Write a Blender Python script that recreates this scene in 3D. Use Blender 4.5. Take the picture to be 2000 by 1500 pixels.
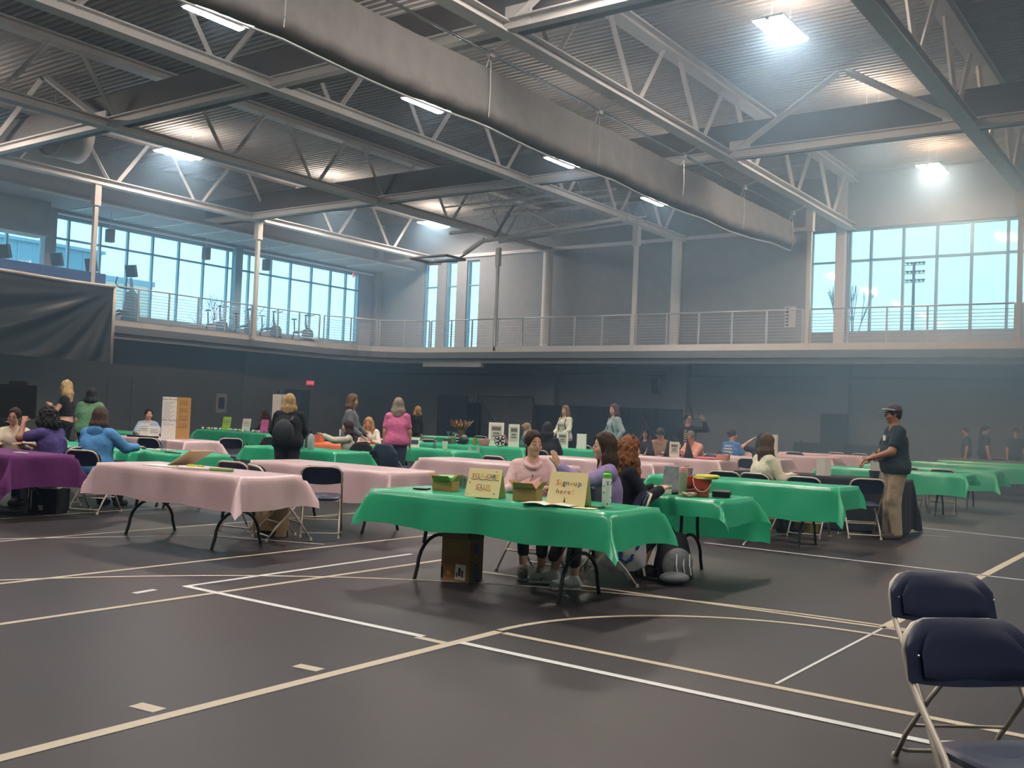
import bpy, math, random
import numpy as np
from mathutils import Vector, Matrix
random.seed(7); RS = np.random.RandomState(11)
PI = math.pi
sc = bpy.context.scene
COL = sc.collection
for _o in list(bpy.data.objects): bpy.data.objects.remove(_o)

# ------------------------------------------------------------------ camera
def cam_axes(yaw, pitch, roll):
    y, p, r = [math.radians(v) for v in (yaw, pitch, roll)]
    fwd = Vector((math.sin(y)*math.cos(p), math.cos(y)*math.cos(p), math.sin(p)))
    right = Vector((math.cos(y), -math.sin(y), 0)); up = right.cross(fwd)
    return right*math.cos(r)+up*math.sin(r), -right*math.sin(r)+up*math.cos(r), fwd
cd = bpy.data.cameras.new('camera'); cam = bpy.data.objects.new('camera', cd); COL.objects.link(cam)
cR, cU, cF = cam_axes(-35.9, 1.84, 2.28)
m = Matrix((cR, cU, -cF)).transposed().to_4x4(); m.translation = Vector((0, 0, 1.42)); cam.matrix_world = m
cd.sensor_fit = 'HORIZONTAL'; cd.sensor_width = 36.0; cd.lens = 1951/2000*36.0
cd.clip_start = 0.05; cd.clip_end = 600
sc.camera = cam

# ------------------------------------------------------------------ view, world
sc.view_settings.view_transform = 'Standard'; sc.view_settings.look = 'None'
sc.view_settings.exposure = 0.0; sc.view_settings.gamma = 1.0; sc.view_settings.use_curve_mapping = False
cy = sc.cycles
cy.use_denoising = True
try: cy.denoiser = 'OPENIMAGEDENOISE'
except Exception: pass
cy.use_adaptive_sampling = True; cy.adaptive_threshold = .06; cy.volume_step_rate = 4.5; cy.max_bounces = 6; cy.diffuse_bounces = 3; cy.glossy_bounces = 3; cy.transmission_bounces = 4
cy.transparent_max_bounces = 12; cy.volume_bounces = 0; cy.sample_clamp_indirect = 4.0
cy.caustics_reflective = False; cy.caustics_refractive = False
WORLD_STRENGTH = 9.0
wd = bpy.data.worlds.new('sky'); sc.world = wd; wd.use_nodes = True
wn = wd.node_tree; wn.nodes.clear()
wo = wn.nodes.new('ShaderNodeOutputWorld'); wb = wn.nodes.new('ShaderNodeBackground')
tc = wn.nodes.new('ShaderNodeTexCoord'); sx = wn.nodes.new('ShaderNodeSeparateXYZ')
cr = wn.nodes.new('ShaderNodeValToRGB')
cr.color_ramp.elements[0].position = 0.0; cr.color_ramp.elements[0].color = (0.100, 0.22, 0.30, 1)
cr.color_ramp.elements[1].position = 0.35; cr.color_ramp.elements[1].color = (0.100, 0.21, 0.32, 1)
wn.links.new(tc.outputs['Generated'], sx.inputs[0]); wn.links.new(sx.outputs['Z'], cr.inputs[0])
wn.links.new(cr.outputs[0], wb.inputs[0]); wb.inputs[1].default_value = WORLD_STRENGTH
wn.links.new(wb.outputs[0], wo.inputs[0])
LAMP_STRENGTH = 150.0
GLARE_BASE, GLARE_LEFT, GLARE_RIGHT = .0014, .042, .065  # densities of the added haze volume that imitates glare around the windows

# large daylight at the real window openings (sky light entering the hall)
def portal(name, loc, rot, sx_, sy_):
    l = bpy.data.lights.new(name, 'AREA'); l.shape = 'RECTANGLE'; l.size = sx_; l.size_y = sy_
    l.cycles.is_portal = True
    o = bpy.data.objects.new(name, l); COL.objects.link(o); o.location = loc; o.rotation_euler = rot
portal('window_daylight_left', (-33.35, 26.0, 6.1), (0, -PI/2, 0), 4.4, 19.5)
portal('window_daylight_back', (-3.1, 34.75, 6.6), (-PI/2, 0, 0), 18.5, 4.2)
portal('window_daylight_slits', (-28.5, 34.75, 6.3), (-PI/2, 0, 0), 3.6, 4.2)

# ------------------------------------------------------------------ materials
def lin(c):
    if isinstance(c, str):
        c = c.lstrip('#'); c = [int(c[i:i+2], 16)/255 for i in (0, 2, 4)]
    return tuple(((v/12.92) if v <= .04045 else ((v+.055)/1.055)**2.4) for v in c[:3]) + (1,)
MATS = {}
def mat(name, col, rough=.6, metal=0, noise=0.0, nscale=8.0, bump=0.0, bscale=40.0, trans=0.0, spec=.5, coord='Object', stretch=None):
    if name in MATS: return MATS[name]
    m = bpy.data.materials.new(name); m.use_nodes = True; nt = m.node_tree; N = nt.nodes; L = nt.links
    b = N['Principled BSDF']; c = lin(col)
    b.inputs['Base Color'].default_value = c; b.inputs['Roughness'].default_value = rough
    b.inputs['Metallic'].default_value = metal
    try: b.inputs['Specular IOR Level'].default_value = spec
    except Exception: pass
    t = N.new('ShaderNodeTexCoord'); mp = N.new('ShaderNodeMapping'); L.new(t.outputs[coord], mp.inputs[0])
    if stretch: mp.inputs['Scale'].default_value = stretch
    if noise > 0:
        n = N.new('ShaderNodeTexNoise'); n.inputs['Scale'].default_value = nscale; n.inputs['Detail'].default_value = 5
        L.new(mp.outputs[0], n.inputs['Vector'])
        r = N.new('ShaderNodeValToRGB'); r.color_ramp.elements[0].position = .3; r.color_ramp.elements[1].position = .7
        r.color_ramp.elements[0].color = tuple(max(0, v*(1-noise)) for v in c[:3])+(1,)
        r.color_ramp.elements[1].color = tuple(min(1, v*(1+noise)) for v in c[:3])+(1,)
        L.new(n.outputs['Fac'], r.inputs[0]); L.new(r.outputs[0], b.inputs['Base Color'])
    if bump > 0:
        n2 = N.new('ShaderNodeTexNoise'); n2.inputs['Scale'].default_value = bscale; n2.inputs['Detail'].default_value = 3
        L.new(mp.outputs[0], n2.inputs['Vector'])
        bp = N.new('ShaderNodeBump'); bp.inputs['Strength'].default_value = bump; bp.inputs['Distance'].default_value = .02
        L.new(n2.outputs['Fac'], bp.inputs['Height']); L.new(bp.outputs[0], b.inputs['Normal'])
    if trans > 0:
        tr = N.new('ShaderNodeBsdfTranslucent'); tr.inputs[0].default_value = c
        mx = N.new('ShaderNodeMixShader'); mx.inputs[0].default_value = trans
        L.new(b.outputs[0], mx.inputs[1]); L.new(tr.outputs[0], mx.inputs[2]); L.new(mx.outputs[0], N['Material Output'].inputs[0])
    MATS[name] = m; return m
def emis(name, col, strength):
    m = bpy.data.materials.new(name); m.use_nodes = True; b = m.node_tree.nodes['Principled BSDF']
    b.inputs['Base Color'].default_value = lin(col); b.inputs['Emission Color'].default_value = lin(col); b.inputs['Emission Strength'].default_value = strength
    MATS[name] = m; return m
def glassmat(name, tint=(1, 1, 1), gl=.06):
    m = bpy.data.materials.new(name); m.use_nodes = True; N = m.node_tree.nodes; L = m.node_tree.links; N.clear()
    o = N.new('ShaderNodeOutputMaterial'); t = N.new('ShaderNodeBsdfTransparent'); g = N.new('ShaderNodeBsdfGlossy')
    t.inputs[0].default_value = (*tint, 1); g.inputs['Roughness'].default_value = .05
    x = N.new('ShaderNodeMixShader'); x.inputs[0].default_value = gl
    L.new(t.outputs[0], x.inputs[1]); L.new(g.outputs[0], x.inputs[2]); L.new(x.outputs[0], o.inputs[0])
    MATS[name] = m; return m
M = dict(
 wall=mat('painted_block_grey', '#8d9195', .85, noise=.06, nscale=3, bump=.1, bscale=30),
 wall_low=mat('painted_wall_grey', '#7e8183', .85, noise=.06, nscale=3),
 deck=mat('painted_steel_deck', '#a8a4a0', .7, noise=.05, nscale=2),
 steel=mat('painted_steel_pale_grey', '#d2cfcc', .55, noise=.04, nscale=6),
 darksteel=mat('dark_roof_beam', '#6d6a69', .7, noise=.08, nscale=2),
 cream=mat('painted_cream_steel', '#c9c4bb', .5),
 rail=mat('brushed_rail_steel', '#b9bcbd', .35, metal=.3),
 mull=mat('window_aluminium', '#7fa0ad', .4, metal=.2),
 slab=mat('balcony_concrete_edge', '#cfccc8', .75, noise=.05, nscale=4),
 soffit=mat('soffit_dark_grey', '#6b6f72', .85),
 pad=mat('navy_wall_pad', '#16202f', .6, bump=.1, bscale=6),
 navy=mat('navy_plastic', '#1f2a45', .38, bump=.05, bscale=150),
 tube=mat('beige_tube_metal', '#cdc7b8', .4, metal=.15),
 black=mat('black_powder_coat', '#1b1a1c', .45),
 rubber=mat('black_rubber', '#151516', .8),
 chrome=mat('chrome', '#c8c8c8', .2, metal=1),
 glass=glassmat('window_glass', (.97, 1, 1), .04),
 green=mat('green_plastic_sheet', '#38c994', .27, noise=.06, nscale=3, bump=.15, bscale=9, trans=.28, spec=1.0),
 pink=mat('pink_plastic_sheet', '#ebcdd0', .3, noise=.03, nscale=3, bump=.15, bscale=9, trans=.25, spec=1.0),
 purple=mat('purple_fabric', '#5c1f5e', .9, bump=.2, bscale=25, noise=.08, nscale=10),
 blackcloth=mat('black_fabric', '#14181f', .9, bump=.3, bscale=12),
 card=mat('brown_cardboard', '#a9834f', .85, noise=.05, nscale=20),
 carddark=mat('cardboard_kraft', '#9a7345', .85, noise=.06, nscale=12),
 paper=mat('white_paper', '#e9e6dd', .8),
 yellowcard=mat('cream_card', '#efe2a6', .75, noise=.02, nscale=10),
 tabletop=mat('white_table_plastic', '#b9b5ae', .6),
 upfill=emis('deck_fill_glow', '#fff3ea', LAMP_STRENGTH*.25),  # added upward glow that brightens the roof deck
 lamp=emis('lamp_diffuser', '#fff3ea', LAMP_STRENGTH),
)

# ------------------------------------------------------------------ mesh helpers
class MB:
    def __init__(s): s.v = []; s.f = []; s.mi = []; s.cur = 0
    def add(s, vs, fs):
        n = len(s.v); s.v.extend([tuple(map(float, p)) for p in vs]); s.f.extend([tuple(i+n for i in f) for f in fs]); s.mi.extend([s.cur]*len(fs)); return s
    def box(s, c, d, rz=0, rx=0, ry=0):
        hx, hy, hz = d[0]/2, d[1]/2, d[2]/2
        R = Matrix.Rotation(rz, 3, 'Z') @ Matrix.Rotation(ry, 3, 'Y') @ Matrix.Rotation(rx, 3, 'X')
        vs = [Vector(c)+R @ Vector((x, y, z)) for x in (-hx, hx) for y in (-hy, hy) for z in (-hz, hz)]
        return s.add(vs, [(0,1,3,2),(4,6,7,5),(0,4,5,1),(2,3,7,6),(0,2,6,4),(1,5,7,3)])
    def b2(s, x0, x1, y0, y1, z0, z1): return s.box(((x0+x1)/2, (y0+y1)/2, (z0+z1)/2), (abs(x1-x0), abs(y1-y0), abs(z1-z0)))
    def quad(s, a, b, c, d): return s.add([a, b, c, d], [(0, 1, 2, 3)])
    def tube(s, pts, r, n=8, closed=False, caps=True):
        P = [Vector(p) for p in pts]; k = len(P); rr = r if isinstance(r, (list, tuple)) else [r]*k
        vs = []; up = Vector((0, 0, 1)); last = None
        for i, p in enumerate(P):
            if closed: t = (P[(i+1) % k]-P[i-1])
            else: t = P[min(i+1, k-1)]-P[max(i-1, 0)]
            if t.length < 1e-9: t = Vector((0, 0, 1))
            t.normalize()
            if last is None:
                a = t.cross(up) if abs(t.z) < .95 else t.cross(Vector((1, 0, 0)))
            else: a = last-t*last.dot(t)
            if a.length < 1e-6: a = t.cross(Vector((1, 0, 0)))
            a.normalize(); last = a; b = t.cross(a)
            for j in range(n):
                w = 2*PI*j/n; vs.append(p+(a*math.cos(w)+b*math.sin(w))*rr[i])
        fs = []
        for i in range(k if closed else k-1):
            for j in range(n):
                a0 = i*n+j; a1 = i*n+(j+1) % n; b0 = ((i+1) % k)*n+j; b1 = ((i+1) % k)*n+(j+1) % n
                fs.append((a0, a1, b1, b0))
        if caps and not closed: fs.append(tuple(reversed(range(n)))); fs.append(tuple(range((k-1)*n, k*n)))
        return s.add(vs, fs)
    def lathe(s, prof, c=(0, 0, 0), n=20, sx=1, sy=1):
        vs = []; k = len(prof)
        for r, z in prof:
            for j in range(n): w = 2*PI*j/n; vs.append((c[0]+r*math.cos(w)*sx, c[1]+r*math.sin(w)*sy, c[2]+z))
        fs = [(i*n+j, i*n+(j+1) % n, (i+1)*n+(j+1) % n, (i+1)*n+j) for i in range(k-1) for j in range(n)]
        if prof[0][0] > 1e-4: fs.append(tuple(reversed(range(n))))
        if prof[-1][0] > 1e-4: fs.append(tuple(range((k-1)*n, k*n)))
        return s.add(vs, fs)
    def ell(s, c, r, n=14, k=9, R=None):
        vs = []
        for i in range(k+1):
            th = PI*i/k
            for j in range(n):
                w = 2*PI*j/n; p = Vector((r[0]*math.sin(th)*math.cos(w), r[1]*math.sin(th)*math.sin(w), r[2]*math.cos(th)))
                if R is not None: p = R @ p
                vs.append(Vector(c)+p)
        return s.add(vs, [(i*n+j, (i+1)*n+j, (i+1)*n+(j+1) % n, i*n+(j+1) % n) for i in range(k) for j in range(n)])
    def prism(s, poly, z0, z1):      # polygon in xy extruded in z
        n = len(poly)
        vs = [(x, y, z0) for x, y in poly]+[(x, y, z1) for x, y in poly]
        return s.add(vs, [tuple(reversed(range(n))), tuple(range(n, 2*n))]+[(i, (i+1) % n, n+(i+1) % n, n+i) for i in range(n)])
    def xform(s, Mx, start=0):
        for i in range(start, len(s.v)): s.v[i] = tuple(Mx @ Vector(s.v[i]))
        return s
    def build(s, name, mats, parent=None, smooth=False, weld=False, loc=None):
        me = bpy.data.meshes.new(name); me.from_pydata(s.v, [], s.f)
        mats = mats if isinstance(mats, (list, tuple)) else [mats]
        for q in mats: me.materials.append(M[q] if isinstance(q, str) else q)
        if len(mats) > 1: me.polygons.foreach_set('material_index', s.mi)
        if smooth:
            me.polygons.foreach_set('use_smooth', [True]*len(me.polygons))
            if smooth == 'auto':
                try: me.set_sharp_from_angle(angle=math.radians(40))
                except Exception: pass
        me.update()
        o = bpy.data.objects.new(name, me); COL.objects.link(o)
        if parent is not None: o.parent = parent
        if loc is not None: o.location = loc
        return o
def tag(o, label=None, cat=None, group=None, kind=None):
    if label: o['label'] = label
    if cat: o['category'] = cat
    if group: o['group'] = group
    if kind: o['kind'] = kind
    return o
def thing(name, label, cat, loc=(0, 0, 0), rz=0, group=None):
    o = bpy.data.objects.new(name, None); COL.objects.link(o); o.location = loc; o.rotation_euler = (0, 0, rz)
    o.empty_display_size = .1
    return tag(o, label, cat, group)
def struct(o): o['kind'] = 'structure'; return o
def kids(o): return [c for c in CH.get(o.name, [])]
def children_of(o): return [c for c in bpy.data.objects if c.parent == o]
def dup(o, loc=None, rz=None, label=None, group=None, _p=None):
    def rec(src, parent):
        c = src.copy(); COL.objects.link(c)
        if parent is not None: c.parent = parent
        for ch in TREE[src.name]: rec(ch, c)
        return c
    if o.name not in TREE: tree_of(o)
    c = rec(o, _p)
    if loc is not None: c.location = loc
    if rz is not None: c.rotation_euler = (0, 0, rz)
    if label: c['label'] = label
    if group: c['group'] = group
    return c
TREE = {}
def tree_of(o):
    ch = children_of(o); TREE[o.name] = ch
    for c in ch: tree_of(c)
def R_(d): return math.radians(d)
def text_mb(txt, size, extrude=0.0, align='CENTER'):
    cu = bpy.data.curves.new('lettering', 'FONT'); cu.body = txt; cu.size = size; cu.extrude = extrude; cu.align_x = align; cu.resolution_u = 2
    o = bpy.data.objects.new('lettering', cu); COL.objects.link(o)
    dg = bpy.context.evaluated_depsgraph_get(); me = bpy.data.meshes.new_from_object(o.evaluated_get(dg))
    b = MB(); b.add([v.co[:] for v in me.vertices], [tuple(p.vertices) for p in me.polygons])
    bpy.data.objects.remove(o); bpy.data.curves.remove(cu); bpy.data.meshes.remove(me); return b
# ================================================================== THE HALL
XL, XR, YB, YF = -33.0, 9.0, 34.4, -7.0       # left wall, right wall, back wall, wall behind the camera
ZD = 10.2                                       # underside of roof deck
BX, BY, BZ = -29.6, 30.7, 4.07                  # balcony inner edges and floor level
# floor: dark rubber sports floor
fm = bpy.data.materials.new('rubber_sports_floor'); fm.use_nodes = True; N = fm.node_tree.nodes; L = fm.node_tree.links; b = N['Principled BSDF']; b.inputs['Specular IOR Level'].default_value = .3
t = N.new('ShaderNodeTexCoord'); n1 = N.new('ShaderNodeTexNoise'); n1.inputs['Scale'].default_value = 1.3; n1.inputs['Detail'].default_value = 8; n1.inputs['Roughness'].default_value = .7
n2 = N.new('ShaderNodeTexNoise'); n2.inputs['Scale'].default_value = 60; n2.inputs['Detail'].default_value = 2
L.new(t.outputs['Object'], n1.inputs['Vector']); L.new(t.outputs['Object'], n2.inputs['Vector'])
r = N.new('ShaderNodeValToRGB'); r.color_ramp.elements[0].position = .32; r.color_ramp.elements[1].position = .72
r.color_ramp.elements[0].color = lin('#201b1f'); r.color_ramp.elements[1].color = lin('#322b2f'); L.new(n1.outputs['Fac'], r.inputs[0])
L.new(r.outputs[0], b.inputs['Base Color'])
rr = N.new('ShaderNodeMapRange'); rr.inputs['To Min'].default_value = .40; rr.inputs['To Max'].default_value = .5; L.new(n1.outputs['Fac'], rr.inputs['Value']); L.new(rr.outputs[0], b.inputs['Roughness'])
bp = N.new('ShaderNodeBump'); bp.inputs['Strength'].default_value = .08; bp.inputs['Distance'].default_value = .01; L.new(n2.outputs['Fac'], bp.inputs['Height']); L.new(bp.outputs[0], b.inputs['Normal'])
floor = MB().b2(XL-.5, XR+.5, YF-.5, YB+.5, -.2, 0).build('floor', fm); struct(floor)
lm = mat('court_line_cream', '#bbb29c', .5, noise=.05, nscale=30); lw = mat('court_line_white', '#cfd2d1', .5, noise=.05, nscale=30)
def line(x0, y0, x1, y1, w=.05, m_=None, z=.002):
    d = Vector((x1-x0, y1-y0, 0)); n = Vector((-d.y, d.x, 0)).normalized()*w/2
    a = Vector((x0, y0, z)); c = Vector((x1, y1, z))
    return MB().quad(a-n, c-n, c+n, a+n).build('court_line', m_ or lm, floor)
line(-3.9, -3, -3.9, 5.35, .075); line(-6.2, -4, -6.2, 7.6, .055); line(-7.53, -4, -7.55, 11.5, .055)
line(-9.7, 0, -9.8, 13, .04); line(-11.3, 3, -12.0, 12, .04)
line(-3.88, 4.92, 3, 4.9, .06, lw, .003); line(-3.85, 5.34, 3, 5.33, .06)
line(-6.56, 4.87, -4.15, 4.88, .06, lw, .003); line(-4.17, 4.84, -3.94, 4.84, .06)
line(-6.57, 4.85, -6.66, 7.6, .05, lw); line(-5.6, 7.25, -1.2, 7.55, .05); line(-2.03, 5.4, -2.03, 7.6, .02, lw); line(-2.03, 7.5, -2.03, 15, .08)
line(-5.11, 11.1, 3, 11.0, .05, lw); line(-4.2, 15.8, 3, 14.7, .05, lw); line(-6.6, 4.62, -6.57, 4.42, .06, lw)
line(-4.17, 3.84, -4.0, 3.86, .075); line(-4.15, 2.83, -3.99, 2.85, .08); line(-9, 6.9, -7.7, 7.4, .03, lw); line(-11, 3, -9, 6.9, .03, lw)
def arcline(pts, w, m_=None, z=.0025):
    mb = MB(); vs = []
    P = [Vector((x, y, z)) for x, y in pts]
    for i, p in enumerate(P):
        t_ = (P[min(i+1, len(P)-1)]-P[max(i-1, 0)]).normalized(); n = Vector((-t_.y, t_.x, 0))*w/2; vs += [p-n, p+n]
    mb.add(vs, [(2*i, 2*i+2, 2*i+3, 2*i+1) for i in range(len(P)-1)]); return mb.build('court_line', m_ or lm, floor)
arcline([(-2.05+1.87*math.cos(a), 5.38+1.82*math.sin(a)) for a in np.linspace(0, PI, 49)], .05)
arcline([(-2.05+6.2*math.cos(a), 1.42+6.15*math.sin(a)) for a in np.linspace(.15, PI+.1, 120)], .045)
arcline([(-2.3+2.6*math.cos(a), 12.3+2.6*math.sin(a)) for a in np.linspace(1.9, PI+.4, 30)], .02, lw)

# roof deck: corrugated sheet, ribs along x
ys = []; prof = []
y = YF-.5; p_ = .2
while y < YB+.6:
    for dy, z in ((0, 0), (.075, 0), (.095, .075), (.18, .075)): prof.append((y+dy, ZD+z))
    y += p_
mb = MB(); vs = []
for (yy, z) in prof: vs += [(XL-.5, yy, z), (XR+.5, yy, z)]
mb.add(vs, [(2*i, 2*i+1, 2*i+3, 2*i+2) for i in range(len(prof)-1)])
mb.b2(XL-.5, XR+.5, YF-.5, YB+.6, ZD+.09, ZD+.3)
struct(mb.build('ceiling', 'deck'))

# walls with window openings ----------------------------------------
def wall_with_holes(name, axis, pos, a0, a1, z0, z1, holes, m_, th=.35, sgn=1):
    """axis 'x': wall in plane y=pos spanning x; 'y': wall in plane x=pos spanning y. holes: (a0,a1,z0,z1)."""
    mb = MB()
    cuts = sorted(set([a0, a1]+[h[0] for h in holes]+[h[1] for h in holes]))
    for u0, u1 in zip(cuts[:-1], cuts[1:]):
        hs = sorted([(h[2], h[3]) for h in holes if h[0] <= u0+1e-6 and h[1] >= u1-1e-6])
        z = z0
        segs = []
        for h in hs: segs.append((z, h[0])); z = h[1]
        segs.append((z, z1))
        for s0, s1 in segs:
            if s1-s0 < .01: continue
            p0, p1 = (pos, pos+sgn*th)
            if axis == 'x': mb.b2(u0, u1, p0, p1, s0, s1)
            else: mb.b2(p0, p1, u0, u1, s0, s1)
    return struct(mb.build(name, m_))
WZ0, WZ1 = 4.72, 8.32
LW = (14.6, 33.25, 4.5, 7.7)
slits = [(-30.1, -29.3), (-28.78, -28.17), (-27.6, -26.9)]
bk = [(-12.15, -11.25)]+[(-10.85, 6.0)]
wall_with_holes('wall_back', 'x', YB, XL-.35, XR, 0, ZD+.2, [(a, c, 4.34, 8.22) for a, c in slits]+[(a, c, WZ0, WZ1) for a, c in bk], 'wall')
wall_with_holes('wall_left', 'y', XL, YF, YB, 0, ZD+.2, [(LW[0], LW[1], LW[2], LW[3])], 'wall', sgn=-1)
wall_with_holes('wall_right', 'y', XR, YF, YB+.35, 0, ZD+.2, [], 'wall')
wall_with_holes('wall_front', 'x', YF, XL-.35, XR, 0, ZD+.2, [], 'wall', sgn=-1)
# windows
def window(idx, axis, pos, a0, a1, z0, z1, verts, hors, w=.06, sgn=1):
    fr = MB()
    def bar(u0, u1, s0, s1, d=.12):
        if axis == 'x': fr.b2(u0, u1, pos, pos+sgn*d, s0, s1)
        else: fr.b2(pos, pos+sgn*d, u0, u1, s0, s1)
    bar(a0, a1, z0, z0+w); bar(a0, a1, z1-w, z1); bar(a0, a0+w, z0, z1); bar(a1-w, a1, z0, z1)
    for v in verts: bar(v-w/2, v+w/2, z0, z1)
    for h in hors: bar(a0, a1, h-w/2, h+w/2, .11)
    root = fr.build('window_%d' % idx, 'mull'); struct(root)
    g = MB(); p = pos+sgn*.06
    if axis == 'x': g.b2(a0, a1, p, p+sgn*.01, z0, z1)
    else: g.b2(p, p+sgn*.01, a0, a1, z0, z1)
    g.build('glass_pane', 'glass', root); return root
lv = [18.35, 20.1] + [21.3+i*1.13 for i in range(11)]
lv = [15.6, 16.8, 18.0, 18.95, 20.15, 21.25, 22.3, 23.45, 24.6, 25.75, 26.85, 28.0, 29.1, 30.3, 31.45, 32.4]
window(1, 'y', XL-.05, LW[0], LW[1], LW[2], LW[3], lv, [6.95], .07, -1)
for i, (a, c) in enumerate(slits): window(2+i, 'x', YB+.08, a, c, 4.34, 8.22, [], [7.12])
window(5, 'x', YB+.08, -12.15, -11.25, WZ0, WZ1, [], [7.2])
window(6, 'x', YB+.08, -10.85, 6.0, WZ0, WZ1, [-10.1+1.06*i for i in range(15)], [7.22], .08)
# round columns in front of back wall
def col_thing(x, y, z0, z1, r, label, name='round_column'):
    t_ = thing(name, label, 'column', (x, y, z0))
    MB().lathe([(r, 0), (r, z1-z0)], n=24).build('shaft', 'steel', t_, smooth='auto')
    MB().lathe([(r+.05, 0), (r+.05, .04), (r+.005, .05)], n=24).build('base_collar', 'steel', t_, smooth='auto')
    return t_
col_thing(-17.1, 33.9, BZ, 8.3, .19, 'white round steel column against the back wall, beside the middle of the upper walkway')
col_thing(-22.95, 33.9, BZ, 8.3, .21, 'white round steel column on the walkway, nearer the three slit windows')
MB().b2(-11.2, -10.9, YB-.25, YB+.1, BZ, ZD).build('trim_1', 'steel')['kind'] = 'structure'
MB().b2(XL, XL+.3, YB-.35, YB, BZ, ZD).build('trim_2', 'wall')['kind'] = 'structure'
MB().b2(XL, XL+.25, 25.9, 26.25, 4.4, 8.0).build('trim_3', 'mull')['kind'] = 'structure'
MB().b2(XL, XL+.3, 17.9, 18.3, 4.1, 8.0).build('trim_4', 'wall')['kind'] = 'structure'
# ledger lines / cornice on the back wall
MB().b2(XL+.3, -12.3, YB-.08, YB, 8.36, 8.5).build('trim_5', 'steel')['kind'] = 'structure'
MB().b2(XL+.3, XR, YB-.1, YB, 3.14, 3.22).build('trim_6', 'darksteel')['kind'] = 'structure'
# balcony: L-shaped slab with rounded inner corner, fascia, soffit
edge = [(BX, YF), (BX, 27.6)]
for k in range(1, 8):
    a = k/8*PI/2; edge.append((BX+3.0*(1-math.cos(a)), 27.7+3.0*math.sin(a)))
edge += [(BX+3.2, BY), (XR, BY)]
poly = edge+[(XR, YB), (XL, YB), (XL, YF)]
def flat_poly(poly, z0, z1, name, m_):
    mb = MB(); n = len(poly)
    ne = len(edge)
    # outer matching points for a strip mesh
    outer = [(XL, YF), (XL, 27.6)]+[(XL, 28+k*.8) for k in range(1, 8)]+[(BX+3.2, YB), (XR, YB)]
    outer[-3] = (XL, YB)
    vs = [(x, y, z0) for x, y in edge]+[(x, y, z0) for x, y in outer]+[(x, y, z1) for x, y in edge]+[(x, y, z1) for x, y in outer]
    fs = []
    for i in range(ne-1):
        fs += [(i, ne+i, ne+i+1, i+1), (2*ne+i, 2*ne+i+1, 3*ne+i+1, 3*ne+i), (i, i+1, 2*ne+i+1, 2*ne+i)]
    mb.add(vs, fs); return mb.build(name, m_)
struct(flat_poly(poly, 3.86, BZ, 'balcony_floor', 'slab'))
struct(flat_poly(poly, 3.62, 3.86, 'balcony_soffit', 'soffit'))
def fascia(off, z0, z1, name, m_):
    mb = MB(); P = []
    for i, (x, y) in enumerate(edge):
        a = Vector(edge[max(i-1, 0)]); c = Vector(edge[min(i+1, len(edge)-1)]); t_ = (c-a).normalized(); n = Vector((-t_.y, t_.x))
        P.append((Vector((x, y))+n*off, n))
    vs = []
    for p, n in P:
        q = p+n*.1
        vs += [(p.x, p.y, z0), (q.x, q.y, z0), (q.x, q.y, z1), (p.x, p.y, z1)]
    fs = []
    for i in range(len(P)-1):
        for j in range(4): fs.append((4*i+j, 4*i+(j+1) % 4, 4*i+4+(j+1) % 4, 4*i+4+j))
    mb.add(vs, fs); return struct(mb.build(name, m_))
fascia(.35, 3.45, 3.86, 'balcony_fascia', 'slab')
# deeper girder box at the corner
g_ = MB().b2(-27.0, -24.0, BY+.3, BY+.5, 3.3, 3.9); struct(g_.build('trim_7', 'slab'))
# under-balcony pilasters, recess, doors
for i, (x0, x1) in enumerate([(-23.5, -22.5), (-17.45, -16.6), (-11.45, -10.6)]):
    struct(MB().b2(x0, x1, YB-.35, YB, 0, 3.6).build('trim_%d' % (8+i), 'wall'))
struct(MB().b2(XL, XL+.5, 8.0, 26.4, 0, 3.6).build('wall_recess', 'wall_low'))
dm = mat('door_grey', '#76797b', .6)
d = MB().b2(XL+.5, XL+.53, 20.35, 21.28, 0, 2.3); d = d.build('door_1', dm); struct(d)
MB().box((XL+.57, 21.15, 1.0), (.05, .12, .04)).build('door_handle', 'chrome', d)
d = MB().b2(XL+.5, XL+.53, 21.32, 22.25, 0, 2.3); d = d.build('door_2', dm); struct(d)
MB().box((XL+.57, 21.45, 1.0), (.05, .12, .04)).build('door_handle', 'chrome', d)
d = MB().b2(XL, XL+.05, 29.0, 30.4, 0, 2.2).build('door_3', mat('door_dark', '#2a3037', .6)); struct(d)
# wall pads
def pads(x0, x1, label, n):
    t_ = thing('wall_pad', label, 'wall pad', (x0, YB-.36, 0)); w = (x1-x0)/n
    for i in range(n): MB().b2(i*w+.01, (i+1)*w-.01, -.06, 0, .05, 1.93).build('pad_panel', 'pad', t_)
pads(-23.5, -16.7, 'long row of navy safety pads behind the women with backpacks', 6)
pads(-11.5, -10.55, 'navy safety pad on the wall pillar, by itself behind the pink tables', 1)
pads(-4.5, -3.4, 'navy safety pad on the back wall behind the far dark table', 1)
pads(-27.6, -26.2, 'navy safety pad beside the black practice net', 1)

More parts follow.
